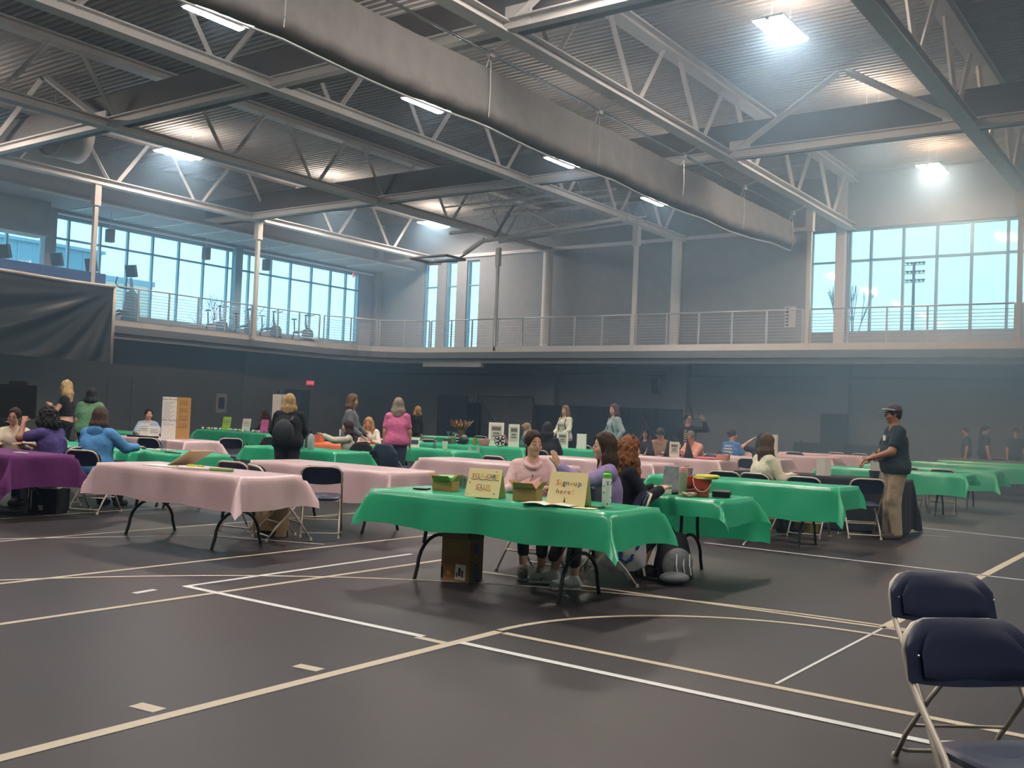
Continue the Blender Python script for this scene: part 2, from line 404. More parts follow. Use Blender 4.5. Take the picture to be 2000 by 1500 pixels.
# steel posts from balcony edge to trusses ---------------------------
def post(x, y, z0, z1, label, w=.13):
    t_ = thing('steel_post', label, 'post', (x, y, z0))
    MB().b2(-w/2, w/2, -w/2, w/2, 0, z1-z0-.5).build('shaft', 'cream', t_)
    MB().b2(-w*.85, w*.85, -w*.85, w*.85, z1-z0-.7, z1-z0).build('head_bracket', 'cream', t_)
post(-17.1, 30.75, 3.9, 8.27, 'thin white steel post rising from walkway edge left of centre basketball hoist end')
post(-10.9, 30.75, 3.9, 8.3, 'thin white steel post at the far end of the rolled curtain')
post(-4.9, 30.75, 3.9, 8.3, 'thin white steel post in front of the wide right windows')
post(-23.15, 30.75, 3.9, 7.9, 'slim white steel post on the walkway right of the three slit windows', .1)
post(-29.5, 17.75, 3.9, 8.3, 'white steel post beside the black hanging banner')
post(-29.5, 24.3, 3.9, 8.3, 'white steel post before the window wall near the exercise bikes')
post(-29.5, 12.6, 3.9, 8.3, 'white steel post behind the black hanging banner')

# railings -----------------------------------------------------------
def railing(p0, p1, label, posts=None, ncab=9):
    p0 = Vector(p0); p1 = Vector(p1); t_ = thing('balcony_railing', label, 'railing', p0)
    d_ = p1-p0; n = max(1, round(d_.length/1.25)) if posts is None else posts
    MB().tube([(0, 0, 1.07), d_+Vector((0, 0, 1.07))], .025, 8).build('top_rail', 'rail', t_, smooth=True)
    for i in range(n+1):
        q = d_*(i/n); MB().box((q.x, q.y, .53), (.05, .05, 1.06), rz=math.atan2(d_.y, d_.x)).build('rail_post', 'rail', t_)
    for k in range(ncab):
        z = .12+k*.1; MB().tube([(0, 0, z), d_+Vector((0, 0, z))], .009, 5).build('cable', 'rail', t_)
railing((BX+.05, 18.3, BZ), (BX+.05, 24.2, BZ), 'cable railing section in front of the exercise bikes and machines')
railing((BX+.05, 24.4, BZ), (BX+.05, 27.6, BZ), 'cable railing section beyond the second white post on the window side')
railing((BX+.1, 27.8, BZ), (BX+1.0, 29.9, BZ), 'short cable railing piece starting the curved walkway corner')
railing((BX+1.05, 30.0, BZ), (BX+3.1, BY+.05, BZ), 'short cable railing piece ending the curved walkway corner')
railing((BX+3.2, BY+.05, BZ), (-23.25, BY+.05, BZ), 'cable railing section in front of the slit windows')
railing((-23.05, BY+.05, BZ), (-17.2, BY+.05, BZ), 'cable railing section between the two posts along the back wall')
railing((-17.0, BY+.05, BZ), (-11.05, BY+.05, BZ), 'cable railing section under the end of the rolled curtain')
railing((-10.8, BY+.05, BZ), (-5.0, BY+.05, BZ), 'cable railing section in front of the wide right window')
railing((-4.8, BY+.05, BZ), (1.2, BY+.05, BZ), 'cable railing section beyond the post at the right window')
railing((BX+.05, 12.6, BZ), (BX+.05, 17.6, BZ), 'cable railing section behind the black hanging banner', 4, 4)

# roof trusses along y ----------------------------------------------
def truss(x, label, ph, z0=8.27, z1=9.95):
    t_ = thing('roof_truss', label, 'roof truss', (x, 0, 0))
    y0, y1 = YF, YB
    MB().b2(-.16, .16, y0, y1, z0, z0+.03).b2(-.02, .02, y0, y1, z0+.03, z0+.2).b2(-.16, .16, y0, y1, z0+.2, z0+.23).build('bottom_chord', 'steel', t_)
    MB().b2(-.18, .18, y0, y1, z1, z1+.03).b2(-.02, .02, y0, y1, z1+.03, z1+.2).b2(-.18, .18, y0, y1, z1+.2, ZD-.005).build('top_chord', 'steel', t_)
    y = ph-3.3*12
    while y < y1:
        for dy in (-1.25, 1.25):
            a = Vector((0, y+dy*.12, z0+.2)); c = Vector((0, y+dy, z1+.05))
            if y0 < a.y < y1 and y0 < c.y < y1:
                MB().tube([a, c], .065, 4).build('web_brace', 'steel', t_)
        y += 3.3
    return t_
truss(-4.9, 'grey roof truss above the right window, nearest its post', 16.0)
truss(-10.75, 'grey roof truss that carries the rolled curtain rail', 15.75)
truss(-17.05, 'grey roof truss between the middle rows of ceiling lights', 16.1)
truss(-23.2, 'grey roof truss beside the big round duct', 14.6)
truss(-29.5, 'grey roof truss over the walkway edge by the window wall', 15.0)
truss(1.2, 'grey roof truss beyond the right window post', 15.5)
# cross struts along x with inverted-V knee braces and the deep dark beam behind them
def cross(y, label, xs):
    t_ = thing('cross_girder', label, 'girder', (0, y, 0))
    MB().b2(XL+.3, XR-.02, -.1, .1, 8.3, 8.33).b2(XL+.3, XR-.02, -.015, .015, 8.33, 8.5).b2(XL+.3, XR-.02, -.1, .1, 8.5, 8.53).build('lower_strut', 'steel', t_)
    MB().b2(XL+.3, XR-.02, .3, .6, 8.45 if y < 20 else 8.4, 9.32).build('deep_beam', 'darksteel', t_)
    for x0, x1 in xs:
        xm = (x0+x1)/2
        MB().tube([(x0+.25, 0, 8.5), (xm-.1, 0, 10.1)], .09, 4).build('knee_brace', 'steel', t_)
        MB().tube([(x1-.25, 0, 8.5), (xm+.1, 0, 10.1)], .09, 4).build('knee_brace', 'steel', t_)
        MB().b2(x0+.05, x0+.6, -.03, .03, 8.35, 8.75).build('gusset_plate', 'steel', t_); MB().b2(x1-.6, x1-.05, -.03, .03, 8.35, 8.75).build('gusset_plate', 'steel', t_)
cross(14.15, 'grey cross girder nearest the camera, with a deep dark beam behind', [(-10.75, -4.9), (-29.5, -23.2)])
cross(24.0, 'grey cross girder farther back, passing behind the ceiling lights', [(-10.75, -4.9)])
cross(4.3, 'grey cross girder overhead in front of the others', [(-10.75, -4.9)])
# open web joists between the far girder and the wall (left centre)
for j, y in enumerate((27.2, 29.4, 31.6)):
    t_ = thing('open_web_joist', ['thin open web joist nearest the far cross girder', 'thin open web joist halfway to the back wall', 'thin open web joist closest to the back wall'][j], 'joist', (0, y, 0))
    z0 = 8.75; MB().b2(-23.0, -17.2, -.03, .03, z0, z0+.05).b2(-23.0, -17.2, -.03, .03, z0+.55, z0+.6).build('chord', 'steel', t_)
    pts = [(-23+i*.29, 0, z0+.02+(.55 if i % 2 else 0)) for i in range(21)]; MB().tube(pts, .012, 4).build('zigzag_web', 'steel', t_)

# ceiling lights -----------------------------------------------------
def lamp():
    t_ = thing('ceiling_light', 'x', 'ceiling light', (0, 0, 0), group=None)
    MB().b2(-.33, .33, -.72, .72, .03, .07).b2(-.035, .035, -.72, .72, 0, .03).build('housing', 'steel', t_)
    for s in (-1, 1):
        mb = MB(); x = s*.18; vs = []
        for yy in (-.68, .68):
            for k in range(7):
                a = PI*k/6; vs.append((x+.135*math.cos(a), yy, .03-.045*math.sin(a)))
        fs = [(k, k+1, 8+k, 7+k) for k in range(6)]+[tuple(range(7)), tuple(reversed(range(7, 14)))]
        mb.add(vs, fs); mb.build('diffuser', 'lamp', t_, smooth='auto')
    MB().b2(-.2, .2, -.6, .6, .071, .08).build('added_upfill_panel', 'upfill', t_)  # glowing panel added on top of the housing to light the deck
    MB().tube([(0, -.5, .07), (0, -.5, .82)], .006, 4).tube([(0, .5, .07), (0, .5, .82)], .006, 4).build('hanger_wire', 'steel', t_)
    return t_
L0 = lamp(); tree_of(L0); first = True
rows = [(-27.6, 9.37, 'row over the window side', [13.0-6.35, 13.0-1.6, 19.35, 25.7, 32.0]), (-14.0, 7.97, 'middle row', [10.5-10.7, 10.5-4.6, 10.5, 15.9, 21.25, 26.35]), (-7.5, 9.37, 'row above the right tables', [19.1-6.25*3, 19.1-12.5, 19.1-6.25, 19.1, 25.4, 31.65]), (3, 9.37, 'row beyond the right frame', [0.3, 6.6, 12.9, 19.1, 25.4])]
seq = {0: ['outside the view', 'near the big round duct', 'nearest of its row in view', 'second', 'farthest']}
names = ['nearest', 'second nearest', 'third nearest', 'fourth nearest', 'fifth nearest', 'farthest']
for ri, (x, z, rn, yy) in enumerate(rows):
    for k, y in enumerate(yy):
        o = L0 if first else dup(L0); first = False
        o.location = (x, y, z); o['label'] = 'lit twin panel ceiling light, %s in the %s' % (names[k] if k < len(yy)-1 else 'farthest', rn)
        o['group'] = 'lit ceiling lights'
        if ri == 1: o.scale = (.82, .82, .9)

# rolled-up divider curtain -----------------------------------------
t_ = thing('divider_curtain', 'grey divider curtain gathered up under the roof along the truss', 'curtain', (-11.3, 0, 0))
cm = mat('curtain_vinyl_grey', '#7b7876', .7, bump=.3, bscale=3, noise=.08, nscale=3, trans=.1)
ya = np.linspace(-6.5, 30.3, 260); prof = [(.0, 7.86), (.05, 7.6), (.02, 7.3), (.12, 7.05), (.05, 6.9), (-.12, 6.85), (-.2, 6.98), (-.12, 7.2), (-.1, 7.5), (-.05, 7.86)]
vs = []
for y in ya:
    sag = .07*math.sin((y % 4.8)/4.8*PI); end = max(0, y-25)*.05
    for i, (dx, z) in enumerate(prof):
        w = .03*math.sin(y*7+i)+.03*math.sin(y*17+2*i)
        vs.append((dx+w*(.3+.7*(i in (2, 3, 6, 7, 8))), y, z+end*(z < 7.5)-(sag if z < 7.4 else sag*.5)))
k = len(prof); mb = MB(); mb.add(vs, [(i*k+j, i*k+j+1, (i+1)*k+j+1, (i+1)*k+j) for i in range(len(ya)-1) for j in range(k-1)])
mb.build('curtain_fabric', cm, t_, smooth=True)
MB().tube([(.1, -6.5, 8.08), (.1, 30.3, 8.08)], .03, 8).build('track_pipe', 'chrome', t_, smooth=True)
for y in (5, 9.5, 14.4, 18.3, 22.4, 26.2, 30.0):
    MB().tube([(.1, y, 8.1), (.5, y, 8.25)], .02, 6).tube([(.1, y, 8.1), (.0, y, 7.85)], .012, 5).box((.1, y, 8.08), (.09, .14, .12)).build('track_bracket', 'steel', t_)
    MB().tube([(.1, y, 7.95), (.12, y, 7.4), (.1, y, 6.9)], .012, 5).build('lifting_strap', 'rail', t_)
for dz, dx in ((0, -.16), (-.06, -.02)): MB().tube([(dx, y_, 6.84+dz+max(0, y_-25)*.04-.07*math.sin((y_ % 4.8)/4.8*PI)) for y_ in np.linspace(-6, 30.2, 80)], .018, 6).build('bottom_pipe', 'rail', t_, smooth=True)

# folded-up basketball backstop --------------------------------------
t_ = thing('basketball_backstop', 'folded-up ceiling basketball backstop hanging between the trusses', 'basketball hoop', (-20.6, 28.6, 0))
def tb(nm, pts, r, m_='steel', n=8): return MB().tube(pts, r, n).build(nm, m_, t_, smooth='auto')
tb('swing_arm', [(4.4, 0, 8.1), (-1.6, 0, 7.75)], .07); tb('swing_arm', [(4.4, .9, 8.15), (-1.6, .9, 7.85)], .05)
tb('support_pipe', [(-2.4, .3, 9.0), (3.5, .3, 9.0)], .05); tb('support_pipe', [(-2.4, 1.4, 9.0), (3.5, 1.4, 9.0)], .05); tb('support_pipe', [(-2.5, -.9, 7.95), (-1.2, -.9, 7.95)], .06)
tb('brace_pipe', [(-.5, .2, 9.0), (-1.35, .2, 7.8)], .06, 'chrome'); tb('brace_pipe', [(-.2, .5, 8.9), (1.3, .5, 8.1)], .035)
tb('brace_pipe', [(-1.6, 0, 7.8), (-2.5, 0, 7.35)], .09); tb('brace_pipe', [(-2.5, .2, 7.4), (-3.0, .2, 7.2)], .04, 'darksteel')
MB().b2(-4.7, -2.9, -.55, .55, 7.2, 7.24).build('backboard', glassmat('acrylic_board', (.75, .8, .85), .12), t_)
f_ = MB(); 
for a, c in (((-4.7, -.55), (-2.9, -.55)), ((-2.9, -.55), (-2.9, .55)), ((-2.9, .55), (-4.7, .55)), ((-4.7, .55), (-4.7, -.55))): f_.tube([(a[0], a[1], 7.22), (c[0], c[1], 7.22)], .05, 6)
f_.build('board_frame', 'darksteel', t_)
MB().tube([(-3.9+.23*math.cos(a), .25*math.sin(a), 7.05) for a in np.linspace(0, 2*PI, 20)[:-1]], .012, 6, closed=True).build('rim', mat('orange_paint', '#b5573a', .5), t_)
# big round duct upper left
t_ = thing('round_duct', 'large round air duct opening at the upper corner beside the truss', 'duct', (-27.2, 14.9, 8.95))
MB().tube([(0, 0, 0), (0, .9, 0)], .72, 28).build('duct_shell', 'steel', t_, smooth=True)
MB().tube([(0.72*math.cos(a), -.02, .72*math.sin(a)) for a in np.linspace(0, 2*PI, 32)[:-1]], .05, 6, closed=True).build('duct_flange', 'steel', t_, smooth=True)
for x_ in (-.6, .6): MB().tube([(x_, .4, .3), (x_, .4, 1.26)], .015, 5).build('hanger_rod', 'steel', t_)
# lower ceiling over the left walkway, with strips
cl = struct(MB().b2(XL, -30.2, 8.0, YB-.4, 7.9, 8.02).build('ceiling_walkway', 'wall'))
for i in range(9):
    y = 18.6+i*1.65; MB().b2(-32.5, -30.4, y, y+.07, 7.86, 7.9).build('ceiling_strip', 'steel', cl)
MB().b2(-30.3, -30.2, 16, YB-.5, 7.85, 7.9).build('ceiling_strip', 'steel', cl)
MB().b2(-32.9, -32.8, 17, YB-.5, 7.74, 7.8).build('ceiling_strip', mat('white_strip', '#dfe6e8', .5), cl)
for i, y in enumerate((19.6, 23.6, 26.5)):
    s_ = thing('hanging_speaker', ['small grey box speaker hanging over the stair machines', 'small grey box speaker hanging over the walkway railing', 'small grey box speaker hanging beside the window column'][i], 'speaker', (-31.6, y, 7.1))
    MB().box((0, 0, 0), (.25, .22, .45)).build('cabinet', 'soffit', s_); MB().tube([(0, 0, .2), (0, 0, .8)], .015, 5).build('hanger_rod', 'steel', s_)
# white partition at far left of the walkway
struct(MB().b2(XL+.3, -31.9, 12.0, 17.6, 6.75, 7.9).build('wall_partition', 'wall'))

# exit signs
def exit_sign(loc, rz, label, up=.15):
    t_ = thing('exit_sign', label, 'exit sign', loc, rz)
    MB().b2(-.17, .17, -.03, .03, -.1, .1).build('sign_box', emis('exit_red_panel', '#d8405a', .55), t_)
    MB().tube([(0, .02, .09), (0, .02, .1+up)], .012, 6).tube([(0, 0, 0), (0, .25, .0)], .012, 6).build('mounting_bracket', 'steel', t_)
    tx = text_mb('EXIT', .16, .002); tx.xform(Matrix.Translation((0, -.033, -.055)) @ Matrix.Rotation(PI/2, 4, 'X')); tx.build('lettering', emis('exit_letters', '#ff9aa8', 1.2), t_)
exit_sign((XL+.2, 30.25, 2.52), PI/2-R_(20), 'red lit exit sign on the dark wall under the walkway')
exit_sign((-31.5, 31.3, 7.35), R_(-40), 'red lit exit sign up on the walkway by the last window', .46)

# black banner on the left railing -----------------------------------
t_ = thing('hanging_banner', 'large plain black banner with pale edges hanging from the walkway railing', 'banner', (BX+.2, 18.45, 0))
bm_ = mat('banner_black', '#1b1f27', .32, bump=.0)
na, nz = 90, 40; vs = []
for i in range(na+1):
    for j in range(nz+1):
        u = i/na; v = j/nz; y = -7.5*u; z = 5.06-.02*math.sin(u*9)-(2.42*v)
        an_ = math.atan2(v*2.42+.02, u*7.5+.15); rr_ = min(1, math.hypot(u*7.5, v*2.42)/2.2); d_ = rr_*(.05*math.sin(an_*17)+.03*math.sin(an_*31+u*3))
        vs.append((.05+d_*(1-abs(2*v-1)**4), y, z))
MB().add(vs, [(i*(nz+1)+j, (i+1)*(nz+1)+j, (i+1)*(nz+1)+j+1, i*(nz+1)+j+1) for i in range(na) for j in range(nz)]).build('banner_sheet', bm_, t_, smooth=True)
MB().tube([(.06, -7.5*u, 5.08-.02*math.sin(u*9)) for u in np.linspace(0, 1, 40)], .055, 8).build('pale_edge', 'cream', t_, smooth=True)
MB().tube([(.06, .02, 5.1), (.06, .02, 2.6)], .05, 8).build('pale_edge', 'cream', t_, smooth=True)
tag(MB().b2(-.02, .02, -5.5, 0, 0, .32).build('blue_tarp', mat('blue_tarp', '#3d5f93', .6, bump=.3, bscale=5), None, loc=(BX+.12, 18.2, 5.14)), 'strip of blue tarp above the black banner', 'tarp')

# outside ------------------------------------------------------------
struct(MB().b2(-160, 140, 36, 260, -.4, -.2).build('ground', mat('grass_outside', '#8fa08f', .9, noise=.1, nscale=1)))
t_ = thing('stadium_light', 'stadium floodlight mast seen through the wide window', 'floodlight', (-30.2, 120, -.2)); t_.scale = (.78, 1, 1)
MB().tube([(0, 0, 0), (0, 0, 21.2)], [.34, .2], 8).build('mast', mat('mast_grey', '#22323a', .6), t_)
for r_ in range(3): MB().box((0, 0, 18.9+r_*1.0), (3.1, .08, .08)).build('crossarm', MATS['mast_grey'], t_)
for r_ in range(3):
    for c_ in range(6): MB().lathe([(.12, 0), (.28, .18), (.28, .26)], (-1.4+c_*.56, -.25, 18.95+r_*1.0), 10).build('lamp_head', MATS['mast_grey'], t_)
def bare_tree(x, y, h, label, spread=1.0, m_='#74898f'):
    mb = MB(); rnd = random.Random(int(abs(x)*10+h))
    def br(p, d_, l, r_, k):
        q = p+d_*l; mb.tube([p, q], [r_, r_*.6], 4)
        if k == 0: return
        for _ in range(3):
            a = Vector((rnd.uniform(-1, 1), rnd.uniform(-1, 1), rnd.uniform(-.1, .8)))*spread; br(q, (d_+a*.8).normalized(), l*.7, r_*.6, k-1)
    br(Vector((0, 0, 0)), Vector((0, 0, 1)), h*.4, .12, 4)
    tag(mb.build('bare_tree', mat('bark'+m_, m_, .9), None, loc=(x, y, 0)), label, 'tree')
bare_tree(-14.9, 48, 7.6, 'bare winter tree outside the wide window', .35)
bare_tree(-58, 45.2, 8.5, 'bare reddish tree outside behind the exercise bikes', 1.0, '#7d5f66')
t_ = thing('neighbouring_building', 'pale building seen through the window behind the elliptical machines', 'building', (-62, 26, 0))
bmm = mat('metal_siding_pale', '#6f9aa8', .7, noise=.04); MB().b2(-10, 0, -8, 11.9, 0, 11.2).build('siding_wall', bmm, t_)
for i in range(9): MB().b2(0, .06, -7+i*2.2, -6.9+i*2.2, 0, 11.2).build('siding_joint', 'mull', t_)
MB().b2(-10.2, .2, -8.2, 12.1, 11.2, 11.4).build('roof_cap', 'mull', t_)
t_ = thing('low_tan_building', 'low tan building outside beside the stair machine', 'building', (-55, 35.6, 0)); MB().b2(-5, 0, -2.5, 1.6, 0, 8.6).build('tan_wall', mat('tan_siding', '#d9cdb9', .8), t_); MB().b2(-5.1, .1, -2.6, 1.7, 8.6, 8.9).build('flat_roof', 'mull', t_)

ws = thing('wall_sign', 'pale upright sign with dark marks on the back wall left of the wide window', 'sign', (-12.82, YB-.04, 4.95))
MB().b2(-.2, .2, 0, .04, 0, .75).build('sign_panel', 'steel', ws)
for k in range(6): MB().b2(-.15, -.05, -.006, 0, .06+k*.115, .13+k*.115).build('dark_mark', 'pad', ws)
# ================================================================== FURNITURE
# --- folding table (8 ft) -------------------------------------------
def make_table(label, loc, L_=2.4, W=.76, top='tabletop'):
    t_ = thing('folding_table', label, 'table', loc)
    MB().b2(0, L_, 0, W, .70, .735).build('tabletop', top, t_)
    for sx_ in (.47, L_-.47):
        mb = MB(); yc = W/2
        # wishbone arch
        pts = []
        for k in range(13):
            a = PI*k/12; pts.append((sx_, yc+.27*math.cos(a), .11+.25*math.sin(a)))
        pts = [(sx_, yc+.305, 0)]+pts+[(sx_, yc-.305, 0)]
        mb.tube(pts, .016, 8)
        for s in (-1, 1): mb.tube([(sx_, yc+s*.17, .70), (sx_, yc+s*.175, .42), (sx_, yc+s*.20, .30)], .016, 8)
        mb.tube([(sx_, yc-.17, .66), (sx_, yc+.17, .66)], .012, 6)
        s2 = 1 if sx_ < L_/2 else -1
        mb.tube([(sx_, yc, .64), (sx_, yc, .56), (sx_+s2*.45, yc, .69)], .011, 6)
        mb.build('leg_frame', 'black', t_, smooth='auto')
    return t_
def cloth(label, mname, x0, x1, y0, y1, f=.3, b=.2, l=.2, r=.25, z=.74, seed=1, flare=1.0, name='tablecloth', cat='tablecloth', group=None, ripple=1.0):
    rnd = random.Random(seed); ph = [rnd.uniform(0, 6) for _ in range(8)]
    st = .045
    us = [x0-l+i*l/max(2, round(l/st)) for i in range(max(2, round(l/st)))]+list(np.linspace(x0, x1, int((x1-x0)/.07)+1))+[x1+(i+1)*r/max(2, round(r/st)) for i in range(max(2, round(r/st)))]
    vs_ = [y0-f+i*f/max(2, round(f/st)) for i in range(max(2, round(f/st)))]+list(np.linspace(y0, y1, 9))+[y1+(i+1)*b/max(2, round(b/st)) for i in range(max(2, round(b/st)))]
    e = .012
    out = []
    for u in us:
        for v in vs_:
            du = max(0, u-x1)-max(0, x0-u); dv = max(0, v-y1)-max(0, y0-v)
            au, av = abs(du), abs(dv); su = 1 if du > 0 else -1; sv = 1 if dv > 0 else -1
            uc = min(max(u, x0), x1); vc = min(max(v, y0), y1)
            if au < 1e-6 and av < 1e-6:
                zz = z+.0025*math.sin(u*9+ph[0])*math.sin(v*11+ph[1]); out.append((u-.0, v, zz)); continue
            d = math.hypot(au, av); a = math.atan2(av, au)
            rp = (.018*math.sin((u if av > au else v)*8.5+ph[2])+.012*math.sin((u if av > au else v)*19+ph[3]))*min(1, d/.25)*ripple
            th = (.13+.05*math.sin(u*3+ph[4]))*flare+.42*math.sin(2*a)**1.5*flare if (au > 0 and av > 0) else (.10*flare)
            th = min(th, 1.0)
            h = d*math.sin(th)+rp+e; zz = z-d*math.cos(th)*(1-.0*a)
            if au > 0 and av > 0: dx, dy = math.cos(a)*.5+.5*(math.cos(a) > .7)+.001, math.sin(a)*.5+.5*(math.sin(a) > .7)+.001; dx, dy = math.cos(a), math.sin(a)
            elif au > 0: dx, dy = 1, 0
            else: dx, dy = 0, 1
            zz += .012*math.sin(u*6+v*5+ph[5])*min(1, d/.2)
            out.append((uc+su*dx*h*(du != 0), vc+sv*dy*h*(dv != 0), max(zz, .012)))
    nv = len(vs_); nu = len(us)
    fs = [(i*nv+j, (i+1)*nv+j, (i+1)*nv+j+1, i*nv+j+1) for i in range(nu-1) for j in range(nv-1)]
    mb = MB(); mb.add(out, fs); o = mb.build(name, mname, None, smooth=True)
    return tag(o, label, cat, group)
TT = .7435  # top of a clothed table
def ctable(x0, x1, y0, col, clabel, tlabel, **k):
    t_ = make_table(tlabel, (x0, y0, 0), L_=x1-x0); o = cloth(clabel, col, x0-.005, x1+.005, y0-.005, y0+.765, **k)
    return t_, o
ctable(-6.1, -3.7, 6.4, 'green', 'green plastic tablecloth under the two handmade club signs', 'folding table nearest the camera, with the open cardboard box under it', f=.29, b=.16, l=.2, r=.28, seed=3)
ctable(-6.1, -3.72, 8.38, 'green', 'green plastic tablecloth under the red buckets and laptop, rear drop hanging low', 'folding table carrying the red buckets', f=.17, b=.44, l=.12, r=.24, seed=4)
ctable(-6.1, -3.67, 11.52, 'green', 'long green plastic tablecloth hanging low in front of the woman in cream', 'folding table before the woman in the cream sweater', f=.40, b=.1, l=.25, r=.27, seed=5, flare=.7)
ctable(-10.0, -7.62, 6.2, 'pink', 'pink plastic tablecloth on the nearest pink table, green roll lying on top', 'folding table nearest on the left side, with tote bag behind its leg', f=.33, b=.2, l=.16, r=.32, seed=6)
ctable(-10.0, -7.64, 8.3, 'pink', 'pink plastic tablecloth behind the lone folding chair seen from its back', 'folding table behind the lone folding chair', f=.38, b=.2, l=.16, r=.34, seed=7)
ctable(-10.0, -7.62, 11.5, 'pink', 'pink plastic tablecloth right behind the woman in the pink hoodie', 'folding table behind the woman in the pink hoodie', f=.26, b=.2, l=.2, r=.25, seed=8)
ctable(-10.0, -7.6, 14.45, 'pink', 'pink plastic tablecloth end showing beside the curly haired woman', 'folding table in the third row of the middle column', f=.25, b=.2, l=.2, r=.3, seed=9)
ctable(-10.0, -7.85, 17.55, 'pink', 'pink plastic tablecloth under the black witch hats', 'folding table under the black witch hats', f=.42, b=.2, l=.2, r=.3, seed=10)
ctable(-10.0, -7.75, 20.4, 'pink', 'pink plastic tablecloth corner behind the woman in the cream sweater', 'folding table with the white display board', f=.35, b=.2, l=.2, r=.25, seed=11)
ctable(-10.0, -7.7, 23.6, 'pink', 'pink plastic tablecloth on the second farthest pink table', 'folding table with the microphone stand behind', f=.4, b=.2, l=.2, r=.15, seed=12)
ctable(-10.0, -7.8, 26.3, 'pink', 'pink plastic tablecloth farthest from the camera', 'farthest folding table with a pink cover', f=.4, b=.2, l=.2, r=.15, seed=13)
make_table('folding table under the black floor-length cloth', (-6.05, 14.15, 0), 2.35)
cloth('floor-length black cloth on the table before the standing man', 'blackcloth', -6.06, -3.69, 14.14, 14.92, f=.71, b=.71, l=.71, r=.71, seed=14, flare=.35, name='black_tablecloth')
ctable(-6.1, -3.62, 17.95, 'green', 'green plastic tablecloth behind the standing man, nearest of the rows to his right', 'folding table directly behind the standing man', f=.37, b=.2, l=.2, r=.13, seed=15)
ctable(-6.1, -3.63, 20.5, 'green', 'green plastic tablecloth on the second row past the standing man', 'folding table in the second row past the standing man', f=.38, b=.2, l=.2, r=.3, seed=16)
ctable(-6.1, -3.2, 24.4, 'green', 'green plastic tablecloth on the third row past the standing man', 'folding table in the third row past the standing man', f=.38, b=.2, l=.2, r=.2, seed=17)
ctable(-6.1, -3.2, 27.0, 'green', 'green plastic tablecloth farthest past the standing man', 'folding table in the fourth row past the standing man', f=.3, b=.2, l=.2, r=.2, seed=18)
make_table('bare dark folding table by the two people in black caps', (-6.9, 29.5, 0), 3.6, top='darksteel')
ctable(-14.9, -12.5, 8.0, 'green', 'green plastic tablecloth beside the woman in the blue hoodie', 'folding table beside the woman in the blue hoodie', f=.2, b=.2, l=.2, r=.25, seed=19)
ctable(-12.3, -11.2, 8.15, 'green', 'green plastic tablecloth with a glass jar and cards on it', 'short table holding the glass jar', f=.2, b=.2, l=.05, r=.2, seed=20)
ctable(-13.75, -11.55, 11.25, 'green', 'green plastic tablecloth between the dark coat and the pink shirt', 'folding table with the bottles and the green folder', f=.25, b=.2, l=.15, r=.25, seed=21)
ctable(-13.6, -11.5, 14.15, 'green', 'green plastic tablecloth with the tablet stand and water bottle', 'folding table with the tablet stand', f=.25, b=.2, l=.2, r=.2, seed=22)
ctable(-15.1, -12.2, 17.35, 'green', 'green plastic tablecloth with the paper tree and framed posters', 'folding table with the paper tree', f=.35, b=.2, l=.2, r=.2, seed=23)
ctable(-12.7, -11.0, 18.8, 'green', 'green plastic tablecloth between the women with backpacks and the camera', 'folding table before the women with backpacks', f=.35, b=.2, l=.2, r=.2, seed=24)
ctable(-17.7, -15.35, 11.2, 'pink', 'pink plastic tablecloth under the tall folded display board', 'folding table under the tall display board', f=.22, b=.2, l=.2, r=.22, seed=25)
ctable(-20.3, -17.9, 9.6, 'green', 'green plastic tablecloth in front of the woman in the black crop top', 'folding table before the woman in the black crop top', f=.35, b=.2, l=.2, r=.2, seed=26)
ctable(-20.9, -18.9, 12.6, 'green', 'green plastic tablecloth in front of the seated man', 'folding table before the seated man', f=.3, b=.2, l=.2, r=.2, seed=27)
ctable(-22.4, -19.6, 16.7, 'green', 'green plastic tablecloth covered with small craft pieces', 'folding table with the lime and pink signs', f=.3, b=.2, l=.2, r=.2, seed=28)
ctable(-18.0, -15.7, 17.5, 'pink', 'pink plastic tablecloth between two dark chairs', 'folding table near the orange boxes', f=.3, b=.2, l=.2, r=.2, seed=29)
ctable(-19.5, -17.0, 22.5, 'green', 'green plastic tablecloth far back beside the practice net', 'folding table beside the practice net', f=.3, b=.2, l=.2, r=.2, seed=30)
M['orange'] = mat('orange_plastic_sheet', '#e07a4d', .6, bump=.2, bscale=9)
ctable(-16.3, -13.9, 13.9, 'orange', 'orange plastic tablecloth in front of the blonde seated woman', 'folding table under the orange cloth', f=.2, b=.2, l=.1, r=.15, seed=31)
make_table('folding table under the purple cloth', (-13.75, 5.95, 0), 2.4)
cloth('purple fabric tablecloth at the left edge of the view', 'purple', -13.76, -11.34, 5.94, 6.72, f=.42, b=.22, l=.3, r=.38, seed=32, flare=.8, name='purple_tablecloth', ripple=1.6)

